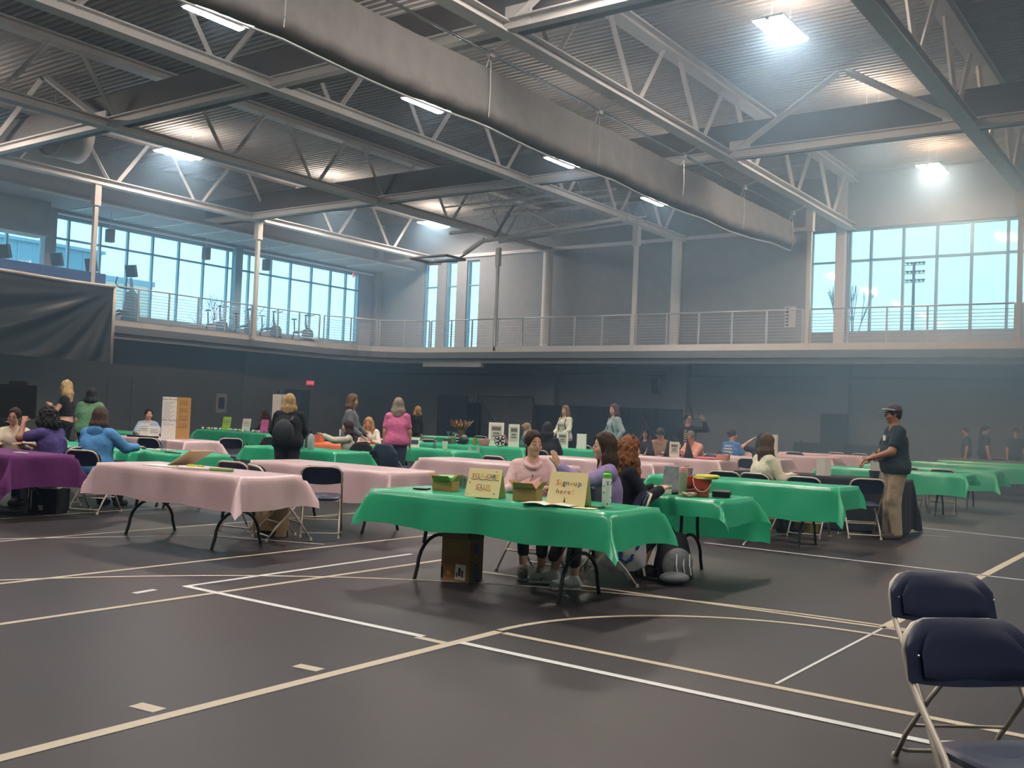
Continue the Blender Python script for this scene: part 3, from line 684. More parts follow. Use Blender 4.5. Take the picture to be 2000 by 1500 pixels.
# --- folding chair --------------------------------------------------
def make_chair(label='x'):
    t_ = thing('folding_chair', label, 'chair')
    # backrest shell (curved)
    mb = MB(); n, k = 17, 8; W = .235
    fr, bk_ = [], []
    for i in range(n):
        u = -1+2*i/(n-1)
        for j in range(k):
            v = j/(k-1)
            # rounded top corners
            zt = .80-.075*max(0, (abs(u)-.55)/.45)**2.4; zb = .615-.025*(1-u*u)+.0
            z = zb+(zt-zb)*v; x = W*u*(1-.02*v); yb = -.215-(z-.55)*.30-.045*(1-u*u)
            edge_ = (max(0, abs(u)-.82)/.18)**2+(max(0, v-.85)/.15)**2
            fr.append((x, yb+.017-.016*min(1, edge_), z)); bk_.append((x, yb-.017+.010*min(1, edge_), z))
    vs = fr+bk_; o = n*k
    fs = [(i*k+j, i*k+j+1, (i+1)*k+j+1, (i+1)*k+j) for i in range(n-1) for j in range(k-1)]+[(o+i*k+j, o+(i+1)*k+j, o+(i+1)*k+j+1, o+i*k+j+1) for i in range(n-1) for j in range(k-1)]
    fs += [(i*k, (i+1)*k, o+(i+1)*k, o+i*k) for i in range(n-1)]+[(i*k+k-1, o+i*k+k-1, o+(i+1)*k+k-1, (i+1)*k+k-1) for i in range(n-1)]
    fs += [(j, o+j, o+j+1, j+1) for j in range(k-1)]+[((n-1)*k+j, (n-1)*k+j+1, o+(n-1)*k+j+1, o+(n-1)*k+j) for j in range(k-1)]
    mb.add(vs, fs); bk = mb.build('backrest', 'navy', t_, smooth='auto')
    pn = MB(); vs = []
    for i in range(n):
        u = -1+2*i/(n-1)
        for j in range(k):
            v = j/(k-1); zt = .775-.07*max(0, (abs(u)-.55)/.45)**2.2; zb = .632-.025*(1-u*u); z = zb+(zt-zb)*v
            x = W*.80*u; yb = -.215-(z-.55)*.30-.045*(1-u*u); ed = max(abs(u), abs(2*v-1)); vs.append((x, yb+.017+.007*(1 if ed < .93 else 0)-.002, z))
    pn.add(vs, [(i*k+j, i*k+j+1, (i+1)*k+j+1, (i+1)*k+j) for i in range(n-1) for j in range(k-1)]); pn.build('inner_panel', 'navy', bk, smooth='auto')
    for s in (-1, 1): MB().ell((s*.212, -.225, .70), (.005, .005, .005), 8, 5).build('rivet', 'chrome', bk)
    # seat
    mb = MB(); prof = []
    ns = 24
    ol = []
    for i in range(ns):
        a = 2*PI*i/ns; c, s = math.cos(a), math.sin(a); p = 4.5
        x = .205*abs(c)**(2/p)*(1 if c > 0 else -1); y = .205*abs(s)**(2/p)*(1 if s > 0 else -1)
        x *= (1.0+.04*(y/.2)); ol.append((x, y))
    vs = []; layers = [(.0, .9, -.018), (.0, 1.0, -.006), (0, 1.0, .010), (0, .94, .016), (0, .7, .009), (0, .0, .004)]
    for _, sc_, z in layers:
        for x, y in ol: vs.append((x*sc_, y*sc_+.0, .435+z+y*.06))
    fs = [tuple(reversed(range(ns)))]+[(l*ns+i, l*ns+(i+1) % ns, (l+1)*ns+(i+1) % ns, (l+1)*ns+i) for l in range(len(layers)-1) for i in range(ns)]
    mb.add(vs, fs); mb.build('seat', 'navy', t_, smooth='auto')
    # front frame: arch over the back down to the front feet
    arch = []
    for s in (-1, 1):
        side = [(s*.222, .25, .012), (s*.222, .10, .23), (s*.222, -.055, .43), (s*.222, -.20, .56), (s*.218, -.262, .62), (s*.218, -.297, .70), (s*.205, -.315, .745), (s*.17, -.332, .775), (s*.12, -.348, .787)]
        arch += side if s < 0 else list(reversed(side))
    MB().tube(arch, .0115, 8).build('front_frame', 'tube', t_, smooth=True)
    rl = [(-.19, .12, .415), (-.20, .04, .33), (-.205, -.14, .14), (-.205, -.235, .012)]
    for s in (-1, 1): MB().tube([(s*abs(x), y, z) for x, y, z in rl], .0105, 8).build('rear_leg', 'tube', t_, smooth=True)
    MB().tube([(-.205, -.20, .06), (-.17, -.20, .05), (.17, -.20, .05), (.205, -.20, .06)], .009, 7).build('crossbar', 'tube', t_, smooth=True)
    MB().tube([(-.222, .13, .19), (.222, .13, .19)], .009, 7).build('crossbar', 'tube', t_, smooth=True)
    MB().tube([(-.205, -.09, .19), (.205, -.09, .19)], .007, 7).build('crossbar', 'tube', t_, smooth=True)
    for s in (-1, 1):
        MB().lathe([(.017, 0), (.017, .02), (.0125, .03)], (s*.222, .25, 0), 10).build('foot_cap', 'tube', t_)
        MB().lathe([(.016, 0), (.016, .02), (.0115, .03)], (s*.205, -.237, 0), 10).build('foot_cap', 'tube', t_)
    return t_
CH0 = make_chair(); tree_of(CH0); _cu = [False]
def chair(x, y, h, label, group=None):
    """h: heading in degrees, 0 = facing +y, 90 = facing -x"""
    if not _cu[0]: o = CH0; _cu[0] = True
    else: o = dup(CH0)
    o.location = (x, y, 0); o.rotation_euler = (0, 0, R_(h)); o['label'] = label
    if group: o['group'] = group
    return o
chair(-.864, 4.508, 219, 'dark navy folding chair behind the one at the lower right corner')
chair(-.505, 3.41, 225, 'dark navy folding chair nearest the camera at the lower right corner')
chair(-8.27, 7.88, 44, 'lone folding chair seen from the back before the pink table')
chair(-9.1, 7.55, 10, 'folding chair pushed behind the nearest pink table, left of the pair')
chair(-8.32, 7.35, -20, 'folding chair beside the tote bag behind the nearest pink table')
chair(-5.2, 7.62, 175, 'folding chair under the woman in the pink hoodie')
chair(-4.43, 7.64, 128, 'folding chair under the woman in the lilac sweater')
chair(-4.6, 8.05, 228, 'folding chair under the curly haired woman')
chair(-4.0, 13.55, 30, 'folding chair at the black table with a pink ribbon on it')
chair(-5.62, 12.95, 10, 'dark folding chair behind the long green table, left one')
chair(-5.1, 13.0, -10, 'folding chair under the woman in the cream sweater')
chair(-4.5, 12.95, 5, 'dark folding chair behind the long green table, right one')
chair(-11.65, 7.2, 25, 'white framed folding chair under the woman in the blue hoodie')
chair(-12.55, 7.2, 112, 'folding chair under the person in purple')
chair(-13.2, 7.1, 190, 'folding chair under the woman with glasses')
chair(-15.6, 12.4, 55, 'folding chair at the end of the table with the tall display board')
chair(-14.9, 12.9, 40, 'folding chair with a dark bag hanging beside the dark coat')
chair(-15.4, 10.7, 20, 'dark folding chair in front of the tall display board table')
chair(-14.6, 14.8, 60, 'white framed folding chair behind the woman in the dark coat')
chair(-14.0, 12.55, -60, 'folding chair under the woman holding a phone')
chair(-12.35, 12.85, 20, 'dark folding chair at the pink shirt woman, left one')
chair(-11.95, 13.1, 5, 'dark folding chair with a coat over it behind the pink shirt')
chair(-14.5, 15.2, 180, 'folding chair under the blonde woman in cream')
chair(-10.9, 16.1, 20, 'folding chair under the woman with long black hair')
chair(-9.3, 12.75, 0, 'dark folding chair behind the pink hood, farther row')
chair(-8.75, 12.95, 10, 'dark folding chair between the two seated near women, farther row')
chair(-9.7, 18.95, 180, 'folding chair under the man in the tan shirt')
chair(-8.85, 18.8, 150, 'folding chair under the grey haired woman in peach')
chair(-9.2, 21.6, 220, 'folding chair under the woman in the blue shirt')
chair(-7.6, 18.6, 10, 'white framed chair under the woman with black hair')
chair(-9.1, 25.3, 0, 'dark folding chair left of the microphone stand')
chair(-8.7, 27.4, 0, 'dark folding chair beyond the farthest pink table, left of two')
chair(-8.1, 27.5, 0, 'dark folding chair beyond the farthest pink table, right of two')
chair(-4.2, 19.0, 10, 'white framed folding chair right of the standing man')
chair(-4.75, 19.1, 0, 'dark folding chair half hidden behind the standing man')
chair(-16.6, 20.6, 30, 'dark folding chair in front of the practice net')
chair(-18.2, 23.9, 10, 'dark folding chair at the far green table, nearer the net')
chair(-19.0, 24.0, 0, 'dark folding chair at the far green table, left of its neighbour')
chair(-14.8, 18.6, 15, 'dark folding chair behind the tablet stand')
chair(-15.6, 18.5, 10, 'dark folding chair behind the white cloth display')
chair(-12.7, 20.9, 0, 'folding chair behind the women with backpacks')
chair(-10.3, 21.9, 0, 'white framed chair left of the man in the tan shirt')
chair(-5.3, 30.9, 0, 'dark folding chair behind the far bare table')
chair(-18.7, 10.9, 0, 'dark folding chair beside the woman in the green shirt')

# --- small things ---------------------------------------------------
def cardbox_open(name, label, loc, rz, w, d, h, m_='card', flaps=.08, t=.006, flap_up=40):
    t_ = thing(name, label, 'box', loc, rz)
    mb = MB(); mb.b2(-w/2, w/2, -d/2, -d/2+t, 0, h).b2(-w/2, w/2, d/2-t, d/2, 0, h).b2(-w/2, -w/2+t, -d/2+t, d/2-t, 0, h).b2(w/2-t, w/2, -d/2+t, d/2-t, 0, h).b2(-w/2+t, w/2-t, -d/2+t, d/2-t, 0, t)
    mb.build('carton', m_, t_)
    for (sx_, sy_) in ((1, 0), (-1, 0), (0, 1), (0, -1)):
        a = R_(flap_up)*(1 if sx_ == 0 else 1.3); o = (sx_*w/2, sy_*d/2, h)
        ww = (d if sx_ else w)-.01; f_ = MB()
        q = [(-ww/2, 0), (ww/2, 0), (ww/2-.01, flaps), (-ww/2+.01, flaps)]
        vs = []
        for p, l_ in q:
            ox = math.cos(a)*l_; oz = math.sin(a)*l_
            vs.append((o[0]+sx_*ox+(p if sy_ else 0), o[1]+sy_*ox+(p if sx_ else 0), o[2]+oz))
        n = Vector((sx_*math.sin(a), sy_*math.sin(a), -math.cos(a)))*.004
        vs2 = [tuple(Vector(v)+n) for v in vs]
        f_.add(vs+vs2, [(0, 1, 2, 3), (7, 6, 5, 4), (0, 4, 5, 1), (1, 5, 6, 2), (2, 6, 7, 3), (3, 7, 4, 0)]); f_.build('flap', m_, t_)
    return t_
# Signs on the near table
def tent(name, label, loc, rz, w, h, lean=.32, m_='yellowcard'):
    t_ = thing(name, label, 'sign', loc, rz); dy = h*math.sin(lean); zz = h*math.cos(lean); k = .004
    for nm, s in (('front_panel', -1), ('rear_panel', 1)):
        f_ = MB(); f_.add([(-w/2, s*dy, 0), (w/2, s*dy, 0), (w/2-.004, 0, zz), (-w/2+.004, 0, zz), (-w/2, s*dy-s*k, 0), (w/2, s*dy-s*k, 0), (w/2-.004, -s*k*.2, zz-k), (-w/2+.004, -s*k*.2, zz-k)], [(0, 1, 2, 3), (7, 6, 5, 4), (0, 4, 5, 1), (1, 5, 6, 2), (2, 6, 7, 3), (3, 7, 4, 0)])
        f_.build(nm, m_, t_)
    return t_, lambda mb, x, z, s=1: mb.xform(Matrix.Translation((x, -dy+z*math.sin(lean)-.0035, z*math.cos(lean))) @ Matrix.Rotation(PI/2-lean, 4, 'X') @ Matrix.Scale(s, 4))
ink = {k: mat('marker_'+k, c, .7) for k, c in dict(red='#c03a35', orange='#dd8a3a', blue='#2f6a9c', green='#3b7f50', yellow='#dfc84f', black='#2b2a2c', pink='#c86a86').items()}
sg, put = tent('tent_sign', 'cream folded card sign reading SELF-CARE CLUB', (-5.02, 6.62, TT), R_(12), .31, .245)
for ch, x, c in zip('SELF-CARE', np.linspace(-.105, .115, 9), ['red', 'orange', 'blue', 'yellow', 'black', 'red', 'blue', 'black', 'yellow']):
    put(text_mb(ch, .05), x, .165).build('letter', ink[c], sg)
for ch, x, c in zip('CLUB', np.linspace(-.045, .055, 4), ['red', 'blue', 'orange', 'yellow']): put(text_mb(ch, .052), x, .075).build('letter', ink[c], sg)
for z, a, b_, c in ((.15, -.125, .13, 'black'), (.062, -.065, .075, 'red')):
    u = MB(); xs = np.linspace(a, b_, 40); u.add([p for x in xs for p in ((x, .004*math.sin(x*90), 0), (x, .0045+.004*math.sin(x*90), 0))], [(2*i, 2*i+2, 2*i+3, 2*i+1) for i in range(39)]); put(u, 0, z).build('wavy_underline', ink[c], sg)
def heart(s):
    mb = MB(); mb.add([(s*.05*16*math.sin(a)**3, s*.05*(13*math.cos(a)-5*math.cos(2*a)-2*math.cos(3*a)-math.cos(4*a)), 0) for a in np.linspace(0, 2*PI, 25)[:-1]], [tuple(range(24))]); return mb
for x, z, c in ((.1, .222, 'pink'), (-.125, .12, 'red'), (.11, .035, 'black'), (-.13, .02, 'orange')): put(heart(.009), x, z).build('heart_doodle', ink[c], sg)
sg, put = tent('tent_sign', 'cream folded card sign reading Sign-up here', (-4.2, 6.62, TT), R_(12), .32, .27)
for ch, x, c in zip('Sign-up', [-.085, -.058, -.032, -.002, .028, .06, .098], ['red', 'orange', 'black', 'blue', 'black', 'red', 'blue']): put(text_mb(ch, .06), x, .165).build('letter', ink[c], sg)
for ch, x, c in zip('here!', np.linspace(-.075, .05, 5), ['black', 'red', 'blue', 'red', 'orange']): put(text_mb(ch, .055), x, .095).build('letter', ink[c], sg)
a_ = MB().b2(-.003, .003, -.01, .02, 0, .0005); a_.add([(-.012, -.004, .0004), (.012, -.004, .0004), (0, -.02, .0004)], [(0, 2, 1)]); put(a_, -.01, .045).build('arrow_doodle', ink['black'], sg)
cardbox_open('cardboard_box', 'small open cardboard box with green tissue at the left of the near table', (-5.62, 6.83, TT), R_(14), .19, .15, .09, flaps=.07)
MB().box((0, 0, .1), (.14, .1, .05), rz=.2, rx=.15).build('green_tissue', mat('tissue_green', '#7fd08a', .8), bpy.context.scene.objects['cardboard_box'])
b_ = cardbox_open('cardboard_box', 'small open cardboard box with pink tissue before the pink hoodie', (-4.62, 6.66, TT), R_(14), .20, .15, .105, flaps=.07)
tp = MB(); rnd = random.Random(5)
for i in range(5):
    a = i*1.3; c = Vector((rnd.uniform(-.04, .05), rnd.uniform(-.03, .03), .1)); tp.add([c+Vector((-.05, -.03, -.02)), c+Vector((.04, -.035, .0)), c+Vector((.055, .01, .06+.01*i)), c+Vector((-.03, .02, .05))], [(0, 1, 2, 3)])
tp.build('pink_tissue', mat('tissue_pink', '#e8bcb4', .8, trans=.3), b_)
# open book
ob = thing('open_booklet', 'open white sign-in booklet lying in front of the sign-up card', 'booklet', (-4.28, 6.47, TT), R_(8))
for s in (-1, 1):
    mb = MB(); n = 10; mb.add([(s*.21*i/n, y, .004+.022*math.sin(min(1, i/n*1.6)*PI*.62)*(1-i/n*.7)) for i in range(n+1) for y in (-.09, .09)], [(2*i, 2*i+2, 2*i+3, 2*i+1) for i in range(n)]); mb.build('page', 'paper', ob, smooth=True)
tag(MB().box((0, 0, .002), (.18, .10, .004), rz=.2).build('leaflet', 'yellowcard', None, loc=(-3.98, 6.5, TT)), 'cream leaflet lying near the right corner of the near table', 'leaflet')
tag(MB().box((0, 0, .005), (.14, .09, .01), rz=.1).build('notebook', mat('dark_green_cover', '#1d5a3e', .6), None, loc=(-3.98, 6.64, TT)), 'dark green notebook under the patterned bottle corner', 'notebook')
tag(MB().box((0, 0, .006), (.13, .1, .012), rz=.3).build('card_stack', 'black', None, loc=(-5.8, 6.72, TT)), 'small stack of dark cards left of the green tissue box', 'cards')
tag(MB().box((0, 0, .003), (.12, .05, .006), rz=.05).build('pencil_pouch', mat('dark_green_cover', '#1d5a3e'), None, loc=(-4.93, 6.47, TT)), 'thin dark green strip lying before the club sign', 'stationery')
# patterned bottle
bt = thing('water_bottle', 'white water bottle with small print pattern and lime lid', 'bottle', (-3.92, 6.72, TT+.011))
MB().lathe([(.034, 0), (.037, .01), (.037, .2), (.033, .215)], n=20).build('bottle_body', mat('white_enamel', '#e4ece6', .35), bt, smooth='auto')
MB().lathe([(.034, .215), (.034, .245), (.02, .255)], n=18).box((0, 0, .262), (.05, .012, .016)).build('lid', mat('lime_lid', '#6fc94a', .4), bt, smooth='auto')
pt = MB()
for k in range(22):
    a = k*.9; z = .02+.18*((k*k*.37+.1*k) % 1); q = Vector((math.cos(a)*.0376, math.sin(a)*.0376, z)); pt.box(q, (.002, .012, .012), rz=a)
pt.build('printed_motif', mat('motif_green', '#6a8a74', .6), bt)
cup0 = []
def cup(x, y, label, z=TT, s=1.0, m_='clear_plastic', g=None):
    if 'clear_plastic' not in MATS: glassmat('clear_plastic', (.86, .9, .9), .2)
    o = MB().lathe([(.03*s, 0), (.032*s, .005), (.043*s, .12*s), (.041*s, .12*s), (.029*s, .008)], n=16).build('plastic_cup', MATS.get(m_) or M[m_], None, smooth='auto', loc=(x, y, z)); tag(o, label, 'cup', g); return o
cup(-5.95+.38, 7.05, 'clear plastic cup behind the green tissue box, nearer its corner'); cup(-5.66, 7.08, 'clear plastic cup beside the other behind the green tissue box')
# cardboard box under the table
cb = cardbox_open('shipping_box', 'tall brown shipping box with blue tape standing under the near table', (-5.36, 6.78, 0), R_(10), .27, .25, .36, 'carddark', flaps=.09, flap_up=60)
lb = MB().b2(.0, .1, -.0, .0015, 0, .13); lb.xform(Matrix.Translation((.0, -.127, .02)) @ Matrix.Rotation(R_(3), 4, 'Y')).build('shipping_label', 'paper', cb)
MB().b2(.035, .055, -.13, -.129, .05, .12).b2(.065, .08, -.13, -.129, .04, .1).b2(.015, .025, -.13, -.129, .04, .08).build('label_print', 'black', cb)
MB().box((-.06, -.1265, .07), (.04, .002, .03)).build('yellow_sticker', mat('sticker_yellow', '#d9a92f', .6), cb)
MB().box((.1365, 0, .28), (.003, .07, .09)).box((.1365, 0, .06), (.003, .07, .1)).build('blue_tape', mat('tape_blue', '#1f5c9e', .4), cb)
MB().tube([(.137, -.06+.12*i/10, .165-.03*math.sin(PI*i/10)) for i in range(11)], .005, 5).build('printed_smile', 'black', cb)
MB().box((-.125, -.1265, .07), (.02, .002, .1)).build('side_print', 'black', cb)
tag(MB().lathe([(.025, 0), (.028, .05), (.026, .06)], n=14).build('small_red_pot', mat('dark_red', '#5b2524', .5), None, loc=(-5.68, 7.05, 0)), 'small dark red pot on the floor left of the shipping box', 'pot')
# white plastic bag with anchor mark
wb_ = thing('plastic_bag', 'white plastic bag with a dark blue mark hanging behind the near table', 'bag', (-4.36, 7.75, .10), R_(35))
mb = MB(); n = 18; vs = []
for i in range(n+1):
    v = i/n
    for j in range(20):
        a = 2*PI*j/20; w = (.23*(1-.12*v**3)*(.4+.6*min(1, v*6+.25))); d_ = .07*math.sin(PI*min(1, v*.8+.1))+.01
        vs.append((w*abs(math.cos(a))**.7*(1 if math.cos(a) > 0 else -1), d_*math.sin(a)+.012*math.sin(a*5+v*9), .34*v))
mb.add(vs, [(i*20+j, i*20+(j+1) % 20, (i+1)*20+(j+1) % 20, (i+1)*20+j) for i in range(n) for j in range(20)]); mb.build('bag_body', mat('white_film', '#c3c9cd', .4, trans=.3, bump=.4, bscale=14), wb_, smooth=True)
an = MB().b2(-.025, .015, -.001, .001, .1, .3); an.tube([(-.1, 0, .15), (-.08, 0, .11), (-.03, 0, .09), (0, 0, .12), (.04, 0, .09), (.09, 0, .12), (.1, 0, .16)], .014, 5).tube([(.13, 0, .2), (.16, 0, .26)], .013, 5); an.xform(Matrix.Translation((-.0, -.078, 0))).build('blue_mark', mat('print_blue', '#1d3f7a', .6), wb_)
# T2 things: buckets, laptop, bottle
def bucket(label, x, y, rz):
    t_ = thing('bucket', label, 'bucket', (x, y, TT), rz)
    MB().lathe([(.062, 0), (.066, .004), (.082, .165), (.086, .168), (.086, .175), (.079, .175), (.06, .01), (0, .008)], n=26).build('pail', mat('red_plastic', '#cf4a3c', .45), t_, smooth='auto')
    MB().tube([(.084*math.cos(a), -.02-.06*math.sin(a), .165-.115*math.sin(a)) for a in np.linspace(0, PI, 15)], .0035, 6).build('handle', 'paper', t_, smooth=True)
    mk = MB()
    for i in range(3): mk.box((-.016+i*.016, -.0735+abs(i-1)*.001, .07), (.01, .002, .018+.006*(i == 1)))
    mk.tube([(.035*math.cos(a), -.0745+.012*math.cos(a)**2, .075+.035*math.sin(a)) for a in np.linspace(.5, PI-.5, 9)], .002, 4)
    mk.build('dark_print', mat('print_dark_red', '#5a1f1c', .6), t_)
    return t_
bucket('red pail with a pale handle, rear of the pair', -4.18, 8.72, R_(25)); bucket('red pail with a pale handle and yellow lids, front of the pair', -4.0, 8.60, R_(25))
fr_ = thing('disc_stack', 'yellow and green flying discs stacked on the red pails', 'flying discs', (-3.98, 8.62, TT+.178))
for i in range(3): MB().lathe([(0, .004), (.095, .004), (.108, -.002), (.113, -.012), (.108, -.014), (.1, -.004), (0, -.001)], (.01*i, .006*i, .002+.010*i), 26, ).build('flying_disc', mat(('disc_yellow', 'disc_olive', 'disc_yellow')[i], ('#c9c13c', '#8aa03a', '#c9c13c')[i], .5), fr_, smooth='auto')
lp = thing('laptop', 'open laptop with a bright reflection on its screen, before the curly haired woman', 'laptop', (-4.42, 8.72, TT), R_(-12))
MB().box((0, 0, .009), (.34, .23, .016)).build('keyboard_base', 'black', lp)
sm_ = mat('laptop_screen', '#7d8287', .08, noise=.3, nscale=9)
MB().box((0, .115+.03, .125), (.34, .008, .24), rx=-.22).build('screen', sm_, lp)
MB().box((-.05, -.02, .0185), (.2, .12, .003)).build('keys', mat('key_grey', '#3a3b3d', .5), lp)
MB().add([(.02, .137, .2), (.06, .14, .225), (.13, .118, .12), (.12, .112, .08), (.09, .12, .1)], [(0, 1, 2, 3, 4)]).build('screen_glare_sticker', mat('window_white', '#eef4f6', .3), lp) if False else None
tag(MB().box((0, 0, .045), (.075, .004, .09), rx=-.15, rz=.3).build('small_card', 'paper', None, loc=(-4.33, 8.56, TT)), 'small white card standing in front of the laptop', 'card')
gb = thing('water_bottle', 'tall sage green bottle with pink lid beside the laptop', 'bottle', (-4.17, 8.55, TT))
MB().lathe([(.036, 0), (.038, .01), (.04, .2), (.036, .21)], n=20).build('bottle_body', mat('sage_green', '#7f9a7c', .5), gb, smooth='auto')
MB().lathe([(.038, .21), (.04, .245), (.036, .26), (.01, .265)], n=20).box((.03, 0, .272), (.06, .018, .012), ry=-.3).build('lid', mat('pale_pink_lid', '#d6a9a0', .5), gb, smooth='auto')
tag(MB().box((0, 0, .03), (.16, .14, .05), rz=.3, rx=.06).build('black_case', 'black', None, loc=(-3.88, 8.78, TT)), 'black case at the right end beside the red pails', 'case')
sn = MB(); rnd = random.Random(9)
for i in range(6): sn.box((rnd.uniform(-.07, .07), rnd.uniform(-.04, .04), .012+i*.004), (.07, .05, .012), rz=rnd.uniform(0, 3), rx=rnd.uniform(-.3, .3))
tag(sn.build('snack_wrapper', mat('wrapper', '#c9b3a0', .35, metal=.3, noise=.4, nscale=40), None, loc=(-4.05, 8.45, TT)), 'crumpled snack wrappers in front of the red pails', 'wrapper')
# backpack on the floor
bp_ = thing('backpack', 'grey and black backpack leaning on the floor by the near table', 'backpack', (-4.05, 8.2, 0), R_(235))
mb = MB(); vs = []
for i in range(15):
    v = i/14; w = .17*(1-.35*v**2); d_ = .12*(1-.4*v)
    for j in range(18):
        a = 2*PI*j/18; vs.append((w*math.cos(a)*(1+.06*math.sin(3*a)), d_*math.sin(a)-.12*v, .02+.40*math.sin(v*PI/2)))
mb.add(vs, [(i*18+j, i*18+(j+1) % 18, (i+1)*18+(j+1) % 18, (i+1)*18+j) for i in range(14) for j in range(18)]+[tuple(range(14*18, 15*18)), tuple(reversed(range(18)))]); mb.build('pack_body', mat('pack_black', '#15181c', .7, bump=.3, bscale=20), bp_, smooth=True)
mb = MB().ell((.03, .1, .16), (.15, .08, .15), 18, 10); mb.build('front_pocket', mat('pack_grey', '#6c7175', .6, bump=.3, bscale=30), bp_, smooth=True)
MB().ell((.1, .18, .06), (.14, .1, .055), 18, 8).build('front_flap', MATS['pack_grey'], bp_, smooth=True)
for dx in (-.1, .06): MB().tube([(dx, -.11, .4), (dx-.02, -.22, .3), (dx, -.26, .12), (dx+.03, -.2, .03)], .018, 6).build('shoulder_strap', 'black', bp_, smooth=True)
MB().tube([(-.04, -.1, .42), (0, -.08, .47), (.04, -.1, .42)], .01, 6).build('grab_handle', 'black', bp_, smooth=True)
MB().tube([(.1, .1, .02), (.2, -.05, .015), (.27, -.08, .02)], .018, 6).build('loose_strap', 'black', bp_, smooth=True)
for dx in (-.06, 0, .07): MB().tube([(dx, .15, .26), (dx+.02, .19, .16), (dx, .19, .08)], .006, 5).build('piping', MATS['white_enamel'], bp_)
# T4 things
gr = thing('paper_roll', 'green paper roll lying on the nearest pink table', 'roll', (-8.28, 6.5, TT+.017), R_(20))
MB().tube([(-.13, 0, 0), (.13, 0, 0)], .017, 14).build('roll', mat('leaf_green_paper', '#6f9a4b', .6), gr, smooth='auto')
MB().tube([(-.5, .0, 0), (-.14, 0, 0)], .015, 12).build('white_end', 'paper', gr, smooth='auto')
ct = MB().box((0, 0, .0), (.42, .3, .012), rx=0, ry=-.42); tag(ct.build('card_sheet', mat('kraft_cream', '#dfd0a8', .8), None, loc=(-8.95, 6.62, TT+.1)), 'cream card tilted up on the nearest pink table', 'card sheet')
fl = MB(); rnd = random.Random(3)
for i in range(9):
    c = (rnd.uniform(-.13, .13), rnd.uniform(-.05, .05), .02)
    for k in range(3): fl.tube([(c[0]+(.035-.01*k)*math.cos(a), c[1]+(.035-.01*k)*math.sin(a), .01+.012*k) for a in np.linspace(0, 2*PI, 10)[:-1]], .008, 5, closed=True)
tag(fl.build('lime_ribbon', mat('lime_ribbon', '#c5d23f', .6), None, loc=(-8.72, 6.5, TT)), 'curled lime ribbon beside the tilted cream card', 'ribbon')
tag(MB().box((0, 0, .002), (.5, .2, .004), rz=.1).build('paper_sheet', 'paper', None, loc=(-9.2, 6.5, TT)), 'flat white paper on the nearest pink table', 'paper')
# tote bag on floor with strap
tb_ = thing('tote_bag', 'tan tote bag with black base under the nearest pink table', 'bag', (-8.6, 7.45, 0), R_(30))
mb = MB(); vs = []
for i in range(9):
    v = i/8; w, d_ = .19*(1+.06*v), .09*(1-.3*v)
    for j in range(20):
        a = 2*PI*j/20; c, s = math.cos(a), math.sin(a); vs.append((w*abs(c)**.4*(1 if c > 0 else -1), d_*abs(s)**.5*(1 if s > 0 else -1), .0+.36*v))
mb.add(vs, [(i*20+j, i*20+(j+1) % 20, (i+1)*20+(j+1) % 20, (i+1)*20+j) for i in range(8) for j in range(20)]+[tuple(reversed(range(20)))]); mb.build('tan_body', mat('canvas_tan', '#b39a6f', .9, bump=.3, bscale=30), tb_, smooth='auto')
MB().prism([(.197*math.cos(a), .097*math.sin(a)) for a in np.linspace(0, 2*PI, 20)[:-1]], 0, .06).build('black_base', 'black', tb_)
for dy in (-.08, .08): MB().tube([(-.08, dy, .34), (-.07, dy, .5), (0, dy, .56), (.07, dy, .5), (.08, dy, .34)], .012, 6).build('strap', 'black', tb_, smooth=True)
lan = MB().box((0, 0, 0), (.075, .004, .36), ry=.12); lo = tag(lan.build('printed_towel', mat('towel_pale', '#cfcac8', .85, noise=.0), None, loc=(-8.5, 7.2, .42)), 'pale strap with dark figures draped by the tote bag', 'towel')
MB().ell((-.01, -.004, .06), (.016, .003, .05), 8, 6).ell((.012, -.004, -.02), (.014, .003, .04), 8, 6).build('dark_figure', 'black', lo)
# black bag left with white star
bb = thing('storage_bag', 'black storage bag with a pale star and papers on top by the purple table', 'bag', (-11.85, 6.72, 0), R_(25))
MB().b2(-.19, .19, -.13, .13, 0, .30).build('bag_body', mat('bag_black', '#101214', .8, bump=.4, bscale=10), bb)
st = MB(); st.add([((.05 if i % 2 == 0 else .03)*math.sin(i*PI/5)-.02, -.132, .08+(.05 if i % 2 == 0 else .03)*math.cos(i*PI/5)) for i in range(10)], [tuple(range(10))]); st.build('star_mark', 'paper', bb)
MB().box((-.02, 0, .32), (.34, .22, .012), rz=.2, rx=.1).box((.05, .02, .335), (.2, .18, .012), rz=-.3, rx=-.12).build('papers', 'paper', bb)
MB().tube([(-.15, -.135, .3), (-.14, -.15, .2), (-.15, -.14, .05)], .008, 5).build('white_cord', 'paper', bb)
# props on purple table
for i, (x, y, l_) in enumerate([(-11.7, 6.25, 'white card at the end of the purple table'), (-12.35, 6.2, 'white note card in the middle of the purple table')]): tag(MB().box((0, 0, .008), (.16, .07, .012), rz=.3).build('note_card', 'paper', None, loc=(x, y, TT)), l_, 'card')
